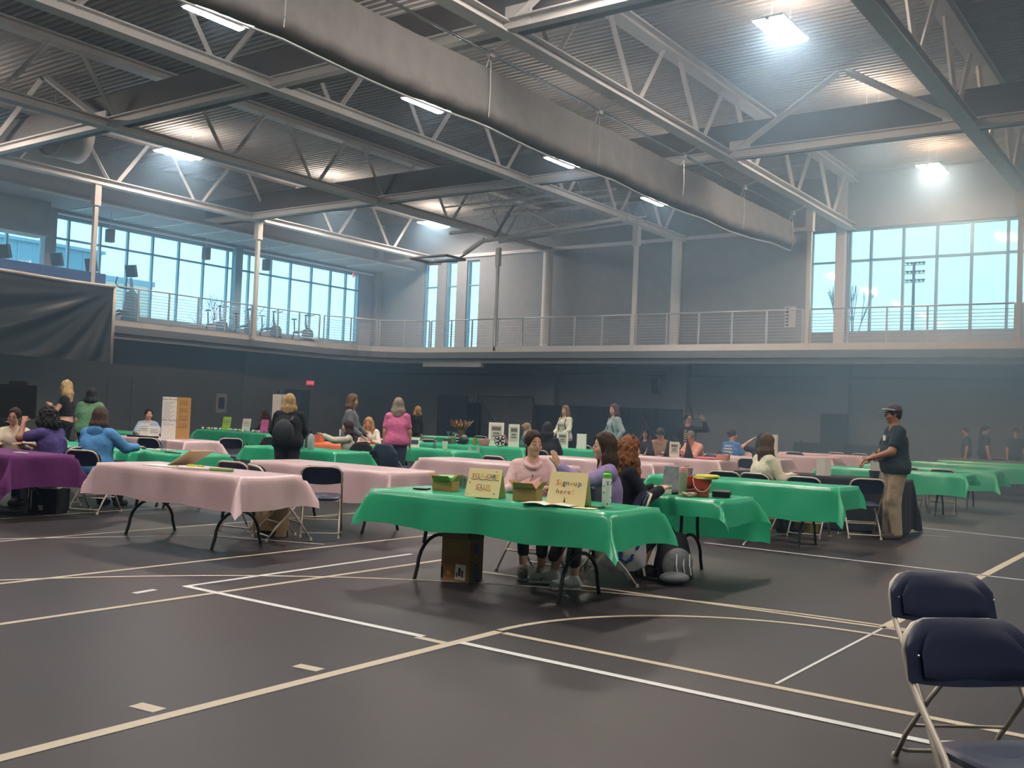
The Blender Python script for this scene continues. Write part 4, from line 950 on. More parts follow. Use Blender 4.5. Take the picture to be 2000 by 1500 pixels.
# display board
def panel_board(label, x, y, rz, h=.62, w=.3, side=.2, text=None, cols=('paper', 'card')):
    t_ = thing('display_board', label, 'display board', (x, y, TT), rz)
    MB().b2(-w, 0, -.003, .003, 0, h).build('front_panel', cols[0], t_)
    MB().box((side*.5*.77, side*.5*.64, h/2), (side, .006, h), rz=R_(40)).build('side_panel', cols[1], t_)
    if text:
        for s_, z in text: mb = text_mb(s_, .052); mb.xform(Matrix.Translation((-w/2, -.005, z)) @ Matrix.Rotation(PI/2, 4, 'X')); mb.build('heading', 'black', t_)
        l_ = MB()
        for k in range(16):
            z = h-.1-k*.028
            if abs(z-.32) > .03: l_.b2(-w+.03, -.03-.05*(k % 3), -.0045, -.0035, z, z+.006)
        l_.build('text_lines', mat('ink_grey', '#8f9296', .8), t_)
        pc = MB()
        for k in range(4): pc.box((side*.5*.77+.003, side*.5*.64-.006, h-.1-k*.14), (side*.6, .003, .09), rz=R_(40))
        pc.build('pasted_sheet', 'carddark', t_)
    return t_
panel_board('tall tri-fold display board reading Who We Are and What We Do', -16.05, 11.5, R_(30), .78, .28, .26, [('Who We Are', .72), ('What We Do', .33)])
def easel(label, x, y, rz, h=.22, w=.16, m_='paper', z=TT, name='table_sign', lines=True):
    t_ = thing(name, label, 'sign', (x, y, z), rz)
    MB().box((0, 0, h/2), (w, .006, h), rx=-.2).build('sheet', m_, t_); MB().box((0, .06, h*.4), (w*.4, .004, h*.82), rx=.25).build('easel_leg', m_, t_)
    if not lines: return t_
    l_ = MB()
    for k in range(4): l_.box((0, -.008+(.2-k*.12)*h*0, h*.75-k*h*.15), (w*.7, .002, h*.035), rx=-.2)
    l_.xform(Matrix.Translation((0, 0, 0))).build('text_lines', mat('ink_grey', '#8f9296'), t_)
    return t_
easel('white tilted sheet on the table left of the tall display board', -16.95, 11.45, R_(15), .26, .2); easel('white paper easel nearer the tall display board', -16.5, 11.35, R_(40), .22, .2)
tag(MB().box((0, 0, .015), (.75, .12, .03), rz=.1).build('black_tray', 'black', None, loc=(-16.75, 11.28, TT)), 'long black tray under the white sheets', 'tray')
easel('lime green sign on the craft table', -21.55, 17.0, R_(20), .36, .24, mat('lime_card', '#a9d84c', .7)); easel('white sign on the craft table between lime and pink ones', -20.75, 17.0, R_(20), .34, .24); easel('hot pink sign on the craft table', -20.05, 17.0, R_(20), .34, .22, mat('hot_pink_card', '#d85aa0', .7))
cols = [mat('craft_'+str(i), c, .6) for i, c in enumerate(['#dfe3da', '#8ec3a8', '#e6d27a', '#5a6a64', '#c8d8dc'])]
rnd = random.Random(21)
for i in range(70):
    x = rnd.uniform(-22.3, -19.7); y = rnd.uniform(16.72, 17.2); o = MB().ell((0, 0, 0), (rnd.uniform(.02, .05), .03, rnd.uniform(.015, .04)), 7, 5).build('craft_piece', cols[i % 5], None, smooth=True, loc=(x, y, TT+.03)); tag(o, 'small painted craft piece spread on the far craft table', 'craft piece', 'small craft pieces on the far table')
# T7 props
g7 = MB().lathe([(.035, 0), (.04, .01), (.04, .13), (.036, .15), (.038, .16)], n=16).build('glass_jar', glassmat('jar_glass', (.8, .83, .85), .2), None, smooth='auto', loc=(-11.9, 8.35, TT)); tag(g7, 'clear glass jar on the green table by the blue hoodie', 'jar')
for i in range(8): tag(MB().box((0, 0, .012), (.09, .06, .02), rz=i).build('craft_kit', 'paper', None, loc=(-12.25+.1*(i % 4), 8.4+.13*(i//4), TT)), 'small white craft kit beside the glass jar', 'craft kit', 'white craft kits by the glass jar')
for i in range(5): tag(MB().box((0, 0, .008), (.035, .03, .015), rz=.3).build('pen_cap', 'black', None, loc=(-11.62+.07*i, 8.2, TT)), 'small black piece at the right end of the glass jar table', 'small piece', 'black pieces right of the glass jar')
# bottles in front of dark coat
for i, (x, y, l_) in enumerate([(-12.45, 11.35, 'tall clear shopping bottle left of two beside the dark coat'), (-12.28, 11.4, 'tall clear bottle right of two beside the dark coat')]):
    t_ = thing('tall_bottle', l_, 'bottle', (x, y, TT-.02+.02)); MB().lathe([(.05, 0), (.055, .01), (.055, .2), (.03, .24), (.02, .26)], n=16).build('bottle_body', mat('frosted_plastic', '#aab4ba', .4), t_, smooth='auto'); MB().lathe([(.02, .26), (.02, .3)], n=12).build('cap', 'black', t_)
hg = MB(); 
# green folder + tablet etc
easel('dark green folder standing on the table of the woman with a phone', -12.75, 11.7, R_(10), .3, .3, mat('dark_green_folder', '#17382a', .6), name='green_folder', lines=False)
easel('pale tablet leaning on the orange table before the blonde woman', -14.35, 14.2, R_(60), .28, .2, mat('tablet_pale', '#a9b5b5', .5), name='tablet', lines=False)
for i, (x, y, l_) in enumerate([(-15.9, 14.1, 'orange box behind the dark coat'), (-14.9, 14.0, 'orange box before the woman with a phone'), (-14.2, 14.15, 'orange box before the blonde woman in cream')]): tag(MB().box((0, 0, .07), (.22, .18, .14), rz=.3).build('orange_box', mat('orange_box', '#d97045', .6), None, loc=(x, y, TT)), l_, 'box')
# T11 props
tbk = thing('tablet_stand', 'framed tablet standing on the green table right of the pink shirt', 'tablet', (-12.7, 14.45, TT), R_(20))
MB().box((0, 0, .1), (.19, .012, .2), rx=-.15).build('frame', 'paper', tbk); MB().box((0, -.008, .105), (.15, .004, .08), rx=-.15).build('screen', mat('screen_blue', '#3b4f6b', .2), tbk); MB().box((0, .05, .06), (.06, .004, .14), rx=.4).build('prop_leg', 'paper', tbk)
wbt = thing('water_bottle', 'small clear water bottle right of the tablet', 'bottle', (-12.25, 14.5, TT)); MB().lathe([(.03, 0), (.033, .01), (.033, .13), (.013, .19), (.013, .21)], n=14).build('bottle_body', MATS['jar_glass'], wbt, smooth='auto'); MB().lathe([(.015, .21), (.015, .23)], n=10).build('cap', 'paper', wbt)
cup(-11.95, 14.45, 'patterned white cup right of the small water bottle', m_='paper', s=1.3); 
cp = thing('frosted_bag', 'large clear bag of treats at the left end of the paper tree table', 'bag', (-14.43, 17.7, TT)); MB().lathe([(.07, 0), (.09, .03), (.11, .2), (.15, .27)], n=16).build('clear_bag', MATS['jar_glass'], cp, smooth='auto'); MB().ell((0, 0, .09), (.08, .08, .08)).build('treats', mat('treat_tan', '#d4ab7a', .7, noise=.3, nscale=40), cp, smooth=True)
tray = MB().lathe([(.13, 0), (.16, .12), (.155, .12), (.125, .01)], n=20).build('clear_tub', MATS['jar_glass'], None, smooth='auto', loc=(-14.3, 17.45, TT)); tag(tray, 'clear plastic tub before the bag of treats', 'tub')
# paper tree
pt_ = thing('paper_tree', 'brown paper craft tree with orange leaves on a green table', 'paper tree', (-14.25, 17.8, TT))
tm = mat('kraft_brown', '#6b4a35', .85, noise=.15, nscale=20); mb = MB().tube([(0, 0, 0), (.01, 0, .12), (0, 0, .26), (0, 0, .32)], [.09, .06, .065, .1], 12); mb.build('trunk', tm, pt_, smooth=True)
rnd = random.Random(4)
for i in range(18):
    a = i*PI/9; l_ = rnd.uniform(.16, .32); MB().tube([(0, 0, .3), (.12*math.cos(a), .12*math.sin(a), .36), (.9*l_*math.cos(a), .9*l_*math.sin(a), .36+rnd.uniform(.05, .2)), (1.0*l_*math.cos(a+.15), l_*math.sin(a+.15), .52)], [.03, .022, .014, .004], 6).build('branch', tm, pt_, smooth=True)
for i in range(7):
    a = i*.9; MB().ell((.13*math.cos(a), .13*math.sin(a), .42+.03*(i % 3)), (.028, .008, .04), 8, 5).build('orange_leaf', mat('leaf_orange', '#c7853a', .7), pt_, smooth=True)
for i, (x, y, c, l_, s) in enumerate([(-14.25, 17.5, '#8d8a45', 'olive green carton left of the dark pumpkin', .07), (-13.62, 17.5, '#7c8a3e', 'green carton right of the dark pumpkin', .07)]): tag(MB().box((0, 0, .08), (s, .06, .16)).build('small_carton', mat('olive%d' % i, c, .7), None, loc=(x, y, TT)), l_, 'carton')
pk = thing('painted_pumpkin', 'dark painted round gourd with teal patches on the green table', 'gourd', (-13.93, 17.5, TT)); MB().ell((0, 0, .1), (.11, .11, .1), 18, 10).build('gourd', mat('dark_teal', '#1c2b30', .5, noise=.5, nscale=20), pk, smooth=True); MB().ell((0, 0, .17), (.07, .07, .05), 12, 6).build('green_top', mat('gourd_green', '#6f8a5a', .7), pk, smooth=True)
bsk = MB().lathe([(.1, 0), (.13, .13), (.12, .15), (.11, .12)], n=16); bs = bsk.build('pink_basket', mat('basket_rose', '#b37a73', .8, noise=.3, nscale=40, bump=.5), None, smooth='auto', loc=(-13.36, 17.5, TT)); tag(bs, 'rose coloured basket before the framed poster', 'basket')
def poster(label, x, y, h, w, rz=R_(28)):
    t_ = thing('framed_poster', label, 'poster', (x, y, TT), rz)
    MB().box((0, 0, h/2), (w, .012, h)).build('white_frame', 'paper', t_); MB().box((0, -.008, h*.56), (w*.72, .003, h*.66)).build('printed_sheet', mat('print_grey', '#c9c3b6', .8), t_)
    MB().box((0, -.011, h*.74), (w*.6, .003, h*.16)).box((0, -.011, h*.54), (w*.42, .003, h*.07)).box((0, -.011, h*.42), (w*.5, .003, h*.06)).build('dark_print', mat('print_dark', '#6a6660', .8), t_)
    return t_
poster('larger framed white poster on the paper tree table', -13.3, 17.85, .52, .34); poster('narrower framed white poster at the end of the paper tree table', -12.85, 17.9, .50, .24)
fs_ = thing('snowflake_sign', 'round black sign with a white cross pattern before the posters', 'sign', (-12.92, 17.5, TT), R_(28))
d_ = MB().lathe([(0, 0), (.13, 0), (.13, .015), (0, .015)], n=24); d_.xform(Matrix.Translation((0, 0, .13)) @ Matrix.Rotation(PI/2, 4, 'X')); d_.build('black_disc', 'black', fs_)
w_ = MB()
for a in (0, PI/2, PI, 3*PI/2): w_.box((.065*math.cos(a), -.018, .13+.065*math.sin(a)), (.07 if abs(math.cos(a)) > .5 else .03, .004, .03 if abs(math.cos(a)) > .5 else .07)).box((.1*math.cos(a), -.018, .13+.1*math.sin(a)), (.02 if abs(math.cos(a)) > .5 else .08, .004, .08 if abs(math.cos(a)) > .5 else .02))
for a in (PI/4, 3*PI/4, 5*PI/4, 7*PI/4): w_.box((.1*math.cos(a), -.018, .13+.1*math.sin(a)), (.035, .004, .035))
w_.build('white_pattern', 'paper', fs_)
bf = MB()
for s in (-1, 1):
    vs = [(0, 0, 0), (s*.13, 0, .14), (s*.16, 0, .05), (s*.1, 0, -.08), (s*.04, 0, -.1)]; bf.add(vs+[(v[0], .004, v[2]) for v in vs], [(0, 1, 2, 3, 4), (9, 8, 7, 6, 5)]+[(i, (i+1) % 5, 5+(i+1) % 5, 5+i) for i in range(5)])
bf.ell((0, 0, -.02), (.012, .012, .12), 8, 6); tag(bf.build('butterfly_cutout', mat('pearl_grey', '#b9beba', .6), None, loc=(-13.2, 16.93, .61)), 'pale butterfly cutout hanging on the front of the green cloth', 'cutout')
cup(-11.2, 19.0, 'clear plastic cup on the green table before the women with backpacks', s=1.5)
poster('white board with a blue picture before the woman with the backpack', -12.35, 19.1, .36, .26); tag(MB().box((0, 0, .17), (.24, .03, .34)).build('foam_board', 'paper', None, loc=(-11.9, 19.2, TT)), 'plain white panel right of the board with a blue picture', 'panel')
# witch hats
hm = mat('felt_black', '#1d1a1c', .9, bump=.3, bscale=20)
def hat(x, y, z, label, h=.36, r=.09, lean=0.0, rz=0, R0=.17):
    t_ = thing('witch_hat', label, 'hat', (x, y, z), rz)
    MB().lathe([(R0, 0), (R0, .006), (r, .012), (r*.98, .02)], n=20, sy=.8).build('brim', hm, t_, smooth='auto')
    MB().tube([(lean*k*k, 0, .01+h*k) for k in (0, .25, .5, .75, 1)], [r*(1-k)+.004 for k in (0, .25, .5, .75, 1)], 16).build('cone', hm, t_, smooth=True)
    return t_
hat(-9.42, 17.8, TT, 'black cone hat on the pink table, first from the curly haired side'); hat(-9.02, 17.8, TT, 'black cone hat on the pink table, middle of three', .38); hat(-8.58, 17.8, TT, 'black cone hat on the pink table, third, nearest the peach sweater', .38, lean=-.05)
poster('small framed card between the black hats', -8.85, 17.72, .3, .2, R_(10))
tag(MB().ell((0, 0, .02), (.28, .09, .025), 16, 6).build('pink_fabric', mat('pink_cloth', '#d5708a', .9), None, smooth=True, loc=(-8.2, 17.8, TT)), 'folded pink fabric before the grey haired woman', 'fabric')
bkt = thing('food_basket', 'small basket with orange and green jars on the pink table end', 'basket', (-8.05+.1, 18.0, TT)); MB().lathe([(.09, 0), (.1, .09)], n=14, sx=1.4).build('tub', mat('peach_tub', '#c98a6a', .7), bkt); MB().tube([(-.14, 0, .08), (-.1, 0, .14), (.1, 0, .14), (.14, 0, .08)], .008, 6).build('handle', 'black', bkt)
# boards at right centre
panel_board('white display board right of the cream sweater woman', -7.95, 20.7, R_(10), .5, .35, .05, None, ('paper', 'paper'))
panel_board('plain white folded board on the black table', -4.75, 14.3, R_(25), .26, .12, .12, None, ('paper', 'paper'))
panel_board('plain white panel standing beside the standing man', -3.92, 14.35, R_(20), .24, .2, .03, None, ('paper', 'paper'))
ct_ = MB().lathe([(.06, 0), (.075, .12), (.07, .12), (.055, .01)], n=18).build('mesh_cup', mat('mesh_dark', '#3d4a50', .5), None, smooth='auto', loc=(-4.05, 14.28, TT)); tag(ct_, 'dark mesh cup before the white panel by the standing man', 'cup')
rnd = random.Random(8)
for i in range(4): tag(MB().lathe([(.022, 0), (.022, .03)], n=10).build('small_can', 'chrome', None, loc=(-3.86+.05*(i % 2), 14.45+.08*(i//2), TT+.0)), 'small shiny tin at the end of the black table', 'tin', 'small tins by the standing man')
# mic stand
ms = thing('microphone_stand', 'microphone on a stand behind the pink tables', 'microphone', (-8.6, 24.1, TT)); MB().tube([(0, 0, 0), (0, 0, .3)], .012, 6).lathe([(.07, 0), (.07, .015)], n=14).build('stand', 'black', ms); MB().ell((0, -.01, .33), (.035, .035, .05), 10, 7).build('microphone', 'black', ms, smooth=True)
# practice net & racks under balcony
nt_ = thing('practice_net', 'black practice net frame standing by the back wall', 'net', (-25.6, YB-1.4, 0), 0)
MB().tube([(0, 0, 0), (0, 0, 2.25)], .03, 6).tube([(0, 0, 2.2), (2.8, 0, 2.2)], .03, 6).tube([(2.8, 0, 2.2), (3.05, 0, 0)], .04, 6).tube([(.1, 0, 2.1), (1.3, 0, .6), (2.0, 0, 0)], .015, 5).build('frame', 'black', nt_)
net = MB()
for i in range(28): net.tube([(.1*i, .02, 0), (.1*i, .02, 2.2)], .004, 3, caps=False)
for i in range(22): net.tube([(0, .02, .1*i), (2.85, .02, .1*i)], .004, 3, caps=False)
net.build('netting', 'black', nt_)
rk = thing('black_curtain_stand', 'black panel stand beside the practice net', 'panel', (-26.2-.2, YB-1.6, 0)); MB().b2(-1.2, .4, -.04, .04, .05, 2.2).build('panel', 'pad', rk)
# big screen at left
tv = thing('wheeled_screen', 'large black screen on a stand at the left edge', 'screen', (-21.0, 11.5, 0), R_(50))
MB().b2(-1.6, 0, -.05, .05, .95, 1.67).build('screen_panel', mat('screen_black', '#0b0d11', .5), tv); MB().b2(-.55, -.2, -.06, .0, 1.67, 1.75).build('camera_bar', 'black', tv); MB().b2(-.85, -.75, -.05, .05, .05, .96).b2(-1.4, -.2, -.3, .3, 0, .06).build('stand', 'black', tv)
# grey notice frame
nf = thing('wall_notice', 'framed dark notice on the grey wall under the walkway', 'notice', (XL+.52, 25.3, 1.1)); MB().b2(0, .03, -.25, .25, 0, .75).build('frame', 'steel', nf); MB().b2(.03, .035, -.15, .15, .15, .6).build('dark_sheet', 'pad', nf)
lk = thing('white_cabinet', 'narrow white double panel standing by the dark wall', 'cabinet', (-26.55, 23.25, 0), R_(40)); MB().b2(-.32, -.01, -.1, .1, 0, 1.85).build('door_panel', 'paper', lk); MB().b2(.01, .32, -.1, .1, 0, 1.85).build('door_panel', 'paper', lk)
mp = thing('exercise_rack', 'dark equipment rack under the walkway beside the grey wall', 'rack', (-31.8, 27.6, 0))
for k in range(4): MB().tube([(0, k*.35, 0), (0, k*.35, 2.1)], .04, 6).build('upright', 'pad', mp)
sp = thing('wall_speaker', 'small dark speaker fixed beside the wall pillar', 'speaker', (-17.9, YB-.2, 2.5)); MB().b2(-.14, .14, -.2, 0, 0, .55).build('cabinet', 'rubber', sp)
# dark lumps behind (covered items)
for x, y, w, l_ in [(-10.6+.0, 31.5, 1.6, 'dark covered item on the floor under the single navy pad'), (-9.2, 32.5, 1.5, 'dark folded mat left of the standing man')]: tag(MB().b2(-w/2, w/2, -.3, .3, 0, .95).build('covered_cart', 'rubber', None, loc=(x, y, 0)), l_, 'cart')
# yellow tub and brown bag under T3
tub = MB().lathe([(.17, 0), (.2, .2), (.19, .2), (.16, .01)], n=20).build('yellow_tub', mat('olive_yellow', '#8d8a32', .6), None, smooth='auto', loc=(-4.75, 13.55, 0)); tag(tub, 'olive yellow tub on the floor under the long green table', 'tub')
bg = MB().ell((0, 0, .12), (.26, .16, .12), 18, 9).build('brown_bag', mat('leather_tan', '#8f6440', .6, bump=.4, bscale=12), None, smooth=True, loc=(-5.35, 13.6, 0)); tag(bg, 'brown leather bag on the floor behind the long green table', 'bag')

# --- gym machines on the walkway ------------------------------------
gm = mat('machine_grey', '#5b7f92', .5); gd = mat('machine_dark', '#2f4453', .5)
def stair_machine(y, label, x=-31.0):
    t_ = thing('elliptical_machine', label, 'exercise machine', (x, y, BZ), R_(-72))
    MB().box((0, 0, 1.84), (.12, .40, .42), ry=.3).build('console', gd, t_); MB().tube([(0, 0, 1.6), (0, .05, 1.25), (0, .12, .9)], [.05, .06, .09], 8).build('mast', gm, t_)
    mb = MB(); mb.prism([(-.28, 0), (.3, 0), (.34, .4), (.28, .9), (.12, 1.15), (-.05, 1.1), (-.16, .6)], -.13, .13); mb.xform(Matrix.Rotation(PI/2, 4, 'Z') @ Matrix.Rotation(PI/2, 4, 'X')); mb.build('drive_housing', gm, t_)
    for s in (-1, 1):
        MB().tube([(s*.25, -.35, 1.62), (s*.26, -.42, 1.4), (s*.22, -.3, 1.25), (s*.18, 0, 1.2)], .025, 6).build('handlebar', gd, t_, smooth=True)
        MB().tube([(s*.15, -.9, .25), (s*.15, -.3, .45), (s*.15, .1, .35)], .04, 6).build('pedal_arm', gd, t_, smooth=True)
    MB().b2(-.3, .3, -1.0, .4, 0, .1).build('base_frame', gd, t_)
for y, l_ in [(15.7, 'elliptical machine at the left edge of the walkway'), (17.4, 'elliptical machine behind the black banner, left of the post'), (18.6, 'elliptical machine directly behind the white post'), (20.1, 'elliptical machine standing clear against the bright window')]: stair_machine(y, l_)
def bike(x, y, label):
    t_ = thing('exercise_bike', label, 'exercise bike', (x, y, BZ), R_(-65))
    MB().tube([(0, -.45, .08), (0, -.35, .4), (0, -.38, .85)], .03, 6).build('seat_post', gd, t_); MB().ell((0, -.38, .9), (.07, .14, .03), 10, 6).build('saddle', gd, t_)
    fw = MB().lathe([(0, -.02), (.25, -.02), (.25, .02), (0, .02)], n=20); fw.xform(Matrix.Translation((0, .22, .3)) @ Matrix.Rotation(PI/2, 4, 'Y')); fw.build('flywheel', gm, t_)
    MB().tube([(0, .25, .3), (0, .12, .7), (0, .1, 1.05)], [.09, .05, .03], 6).tube([(0, -.4, .35), (0, .2, .45)], .05, 6).build('main_frame', gm, t_)
    MB().tube([(-.2, .4, 1.1), (-.22, .15, 1.05), (.22, .15, 1.05), (.2, .4, 1.1)], .02, 6).build('handlebar', gd, t_)
    MB().b2(-.25, .25, -.5, -.42, 0, .06).b2(-.25, .25, .42, .5, 0, .06).b2(-.03, .03, -.5, .5, .04, .1).build('floor_bar', gd, t_)
for (x, y), l_ in zip([(-31.3, 24.0), (-31.0, 25.1), (-30.7, 26.1), (-30.4, 27.5)], ['exercise bike nearest the white post', 'exercise bike second along the window', 'exercise bike third along the window', 'exercise bike farthest along the window']): bike(x, y, l_)

def jacket(x, y, h, label, col, L_=.5, w=.46):
    mb = MB(); n = 22; ring = 20; vs = []
    for i in range(n+1):
        v = i/n; z = .845-(L_+.05)*v; ww = w/2*(.72+.28*min(1, v*5))*(1+.10*v); d_ = .045+.035*min(1, v*3)
        for j in range(ring):
            a = 2*PI*j/ring; c, s_ = math.cos(a), math.sin(a); rp = 1+.10*math.sin(a*5+v*4)*v
            vs.append((ww*abs(c)**.7*(1 if c > 0 else -1), (-.305-(z-.7)*.2)+d_*abs(s_)**.8*(1 if s_ > 0 else -1)*rp, z-.03*(abs(c)**3)*(v < .2)))
    mb.add(vs, [(i*ring+j, (i+1)*ring+j, (i+1)*ring+(j+1) % ring, i*ring+(j+1) % ring) for i in range(n) for j in range(ring)]+[tuple(range(ring))])
    o = mb.build('jacket', mat('coat'+col, col, .85, bump=.4, bscale=9), None, smooth=True, loc=(x, y, 0)); o.rotation_euler = (0, 0, R_(h)); tag(o, label, 'jacket'); return o
jacket(-12.35, 12.85, 20, 'black jacket hung over the chair left of the navy one, by the pink shirt', '#14181f', .42)
jacket(-11.95, 13.1, 5, 'navy coat hung over the chair right behind the pink shirt', '#26364c', .55, .52)
jacket(-14.9, 12.9, 40, 'dark jacket hung over the chair near the dark coat', '#1b1c22', .5)
# ================================================================== PEOPLE
def surface_nets(V, org, h):
    """V: (nx,ny,nz) signed distances -> vertices, quads."""
    S = V < 0; nx, ny, nz = V.shape
    c = [(i, j, k) for i in (0, 1) for j in (0, 1) for k in (0, 1)]
    cnt = np.zeros((nx-1, ny-1, nz-1), np.int8)
    for i, j, k in c: cnt += S[i:nx-1+i, j:ny-1+j, k:nz-1+k]
    act = (cnt > 0) & (cnt < 8)
    idx = -np.ones(act.shape, np.int64); A = np.argwhere(act); idx[act] = np.arange(len(A))
    pos = np.zeros((len(A), 3)); w = np.zeros(len(A))
    E = [((0,0,0),(1,0,0)),((0,1,0),(1,1,0)),((0,0,1),(1,0,1)),((0,1,1),(1,1,1)),((0,0,0),(0,1,0)),((1,0,0),(1,1,0)),((0,0,1),(0,1,1)),((1,0,1),(1,1,1)),((0,0,0),(0,0,1)),((1,0,0),(1,0,1)),((0,1,0),(0,1,1)),((1,1,0),(1,1,1))]
    for a, b in E:
        a = np.array(a); b = np.array(b)
        va = V[tuple((A+a).T)]; vb = V[tuple((A+b).T)]; x = (va < 0) != (vb < 0)
        t = np.where(x, va/(va-vb+1e-12), 0)
        pos += np.where(x[:, None], a+(b-a)*t[:, None], 0); w += x
    pos = (A+pos/w[:, None])*h+org
    Q = []
    for ax in range(3):
        o1, o2 = [i for i in range(3) if i != ax]
        s0 = [slice(0, n) for n in V.shape]; s1 = list(s0); s0[ax] = slice(0, V.shape[ax]-1); s1[ax] = slice(1, V.shape[ax])
        a = S[tuple(s0)]; b = S[tuple(s1)]; ed = np.argwhere(a != b)
        ok = (ed[:, o1] > 0) & (ed[:, o2] > 0) & (ed[:, o1] < V.shape[o1]-1) & (ed[:, o2] < V.shape[o2]-1); ed = ed[ok]
        e1 = np.zeros(3, int); e1[o1] = 1; e2 = np.zeros(3, int); e2[o2] = 1
        q = np.stack([idx[tuple((ed-e1-e2).T)], idx[tuple((ed-e2).T)], idx[tuple(ed.T)], idx[tuple((ed-e1).T)]], 1)
        fl = a[tuple(ed.T)]
        if ax == 1: fl = ~fl
        q = np.where(fl[:, None], q, q[:, ::-1]); Q.append(q)
    return pos, np.concatenate(Q)
class SDF:
    def __init__(s, lo, hi, h):
        s.h = h; s.lo = np.array(lo, np.float64); n = np.ceil((np.array(hi)-s.lo)/h).astype(int)+1
        s.ax = [s.lo[i]+np.arange(n[i])*h for i in range(3)]; s.D = np.full(tuple(n), .3, np.float32)
    def sub(s, lo, hi):
        sl = []
        for i in range(3):
            a = max(0, int((lo[i]-s.lo[i])/s.h)); b = min(len(s.ax[i]), int((hi[i]-s.lo[i])/s.h)+2)
            if b <= a: return None
            sl.append(slice(a, b))
        g = np.meshgrid(*[s.ax[i][sl[i]] for i in range(3)], indexing='ij', copy=False)
        return tuple(sl), g
    def _merge(s, sl, d, k, mode):
        d = d.astype(np.float32); D = s.D[sl]
        if mode == 'add':
            hh = np.clip(.5+.5*(D-d)/k, 0, 1); s.D[sl] = D*(1-hh)+d*hh-k*hh*(1-hh)
        else:
            d = -d; hh = np.clip(.5-.5*(D-d)/k, 0, 1); s.D[sl] = D*(1-hh)+d*hh+k*hh*(1-hh)
    def cap(s, a, b, ra, rb, k=.03, mode='add', sc=(1, 1, 1)):
        a = np.array(a, float); b = np.array(b, float); m_ = max(ra, rb)+k+2*s.h+.02
        r = s.sub(np.minimum(a, b)-m_, np.maximum(a, b)+m_)
        if r is None: return
        sl, g = r; ab = b-a; L2 = (ab**2).sum()+1e-12
        t = np.clip(((g[0]-a[0])*ab[0]+(g[1]-a[1])*ab[1]+(g[2]-a[2])*ab[2])/L2, 0, 1)
        d = np.sqrt((g[0]-a[0]-t*ab[0])**2+(g[1]-a[1]-t*ab[1])**2+(g[2]-a[2]-t*ab[2])**2)-(ra+(rb-ra)*t)
        s._merge(sl, d, k, mode)
    def ell(s, c, r, Rm=None, k=.03, mode='add'):
        c = np.array(c, float); m_ = max(r)+k+2*s.h+.02; q = s.sub(c-m_, c+m_)
        if q is None: return
        sl, g = q; x, y, z = g[0]-c[0], g[1]-c[1], g[2]-c[2]
        if Rm is not None: x, y, z = (Rm[0][0]*x+Rm[1][0]*y+Rm[2][0]*z, Rm[0][1]*x+Rm[1][1]*y+Rm[2][1]*z, Rm[0][2]*x+Rm[1][2]*y+Rm[2][2]*z)
        k0 = np.sqrt((x/r[0])**2+(y/r[1])**2+(z/r[2])**2); k1 = np.sqrt((x/r[0]**2)**2+(y/r[1]**2)**2+(z/r[2]**2)**2)+1e-9
        s._merge(sl, k0*(k0-1)/k1, k, mode)
    def cut(s, p, n):        # remove the half space on the +n side of p
        g = np.meshgrid(*s.ax, indexing='ij', copy=False, sparse=True); n = np.array(n, float)/np.linalg.norm(n)
        s.D = np.maximum(s.D, ((g[0]-p[0])*n[0]+(g[1]-p[1])*n[1]+(g[2]-p[2])*n[2]).astype(np.float32))
    def noise(s, amp, f, ph=0):
        g = np.meshgrid(*s.ax, indexing='ij', copy=False, sparse=True)
        s.D = s.D+(amp*np.sin(g[0]*f+1.3*ph+2*np.sin(g[2]*f*.4+ph))*np.sin(g[1]*f*1.1+ph)*np.sin(g[2]*f*.8+2*ph)).astype(np.float32)
    def mesh(s, name, m_, parent):
        pos, q = surface_nets(s.D, s.lo, s.h)
        if not len(q): return None
        me = bpy.data.meshes.new(name); me.from_pydata(pos.tolist(), [], q.tolist()); me.materials.append(m_)
        me.polygons.foreach_set('use_smooth', [True]*len(me.polygons)); me.update()
        o = bpy.data.objects.new(name, me); COL.objects.link(o); o.parent = parent; return o
V3 = lambda *a: np.array(a, float)
def norm(v): return v/(np.linalg.norm(v)+1e-12)
def ik(S, T, l1, l2, pole):
    d = T-S; L_ = np.linalg.norm(d); L_ = min(L_, (l1+l2)*.995); d = norm(d); T = S+d*L_
    a = (l1*l1-l2*l2+L_*L_)/(2*L_); hh = math.sqrt(max(0, l1*l1-a*a)); p = pole-d*pole.dot(d); return S+d*a+norm(p)*hh, T
def rotm(yaw, pitch, roll=0):     # head: yaw left positive, pitch down positive
    return np.array((Matrix.Rotation(R_(yaw), 3, 'Z') @ Matrix.Rotation(R_(-pitch), 3, 'X') @ Matrix.Rotation(R_(roll), 3, 'Y')))
SK = dict(light='#c99a82', warm='#b98468', tan='#9c6b4e', pale='#d3a48e', dark='#7a5340')
def hairmat(c): return mat('hair'+c, c, .62, noise=.4, nscale=14, bump=.5, bscale=30, stretch=(4, 4, .35), spec=.25)
def fab(c, n=.08): return mat('cloth'+c, c, .92, noise=n, nscale=7, bump=.55, bscale=16)
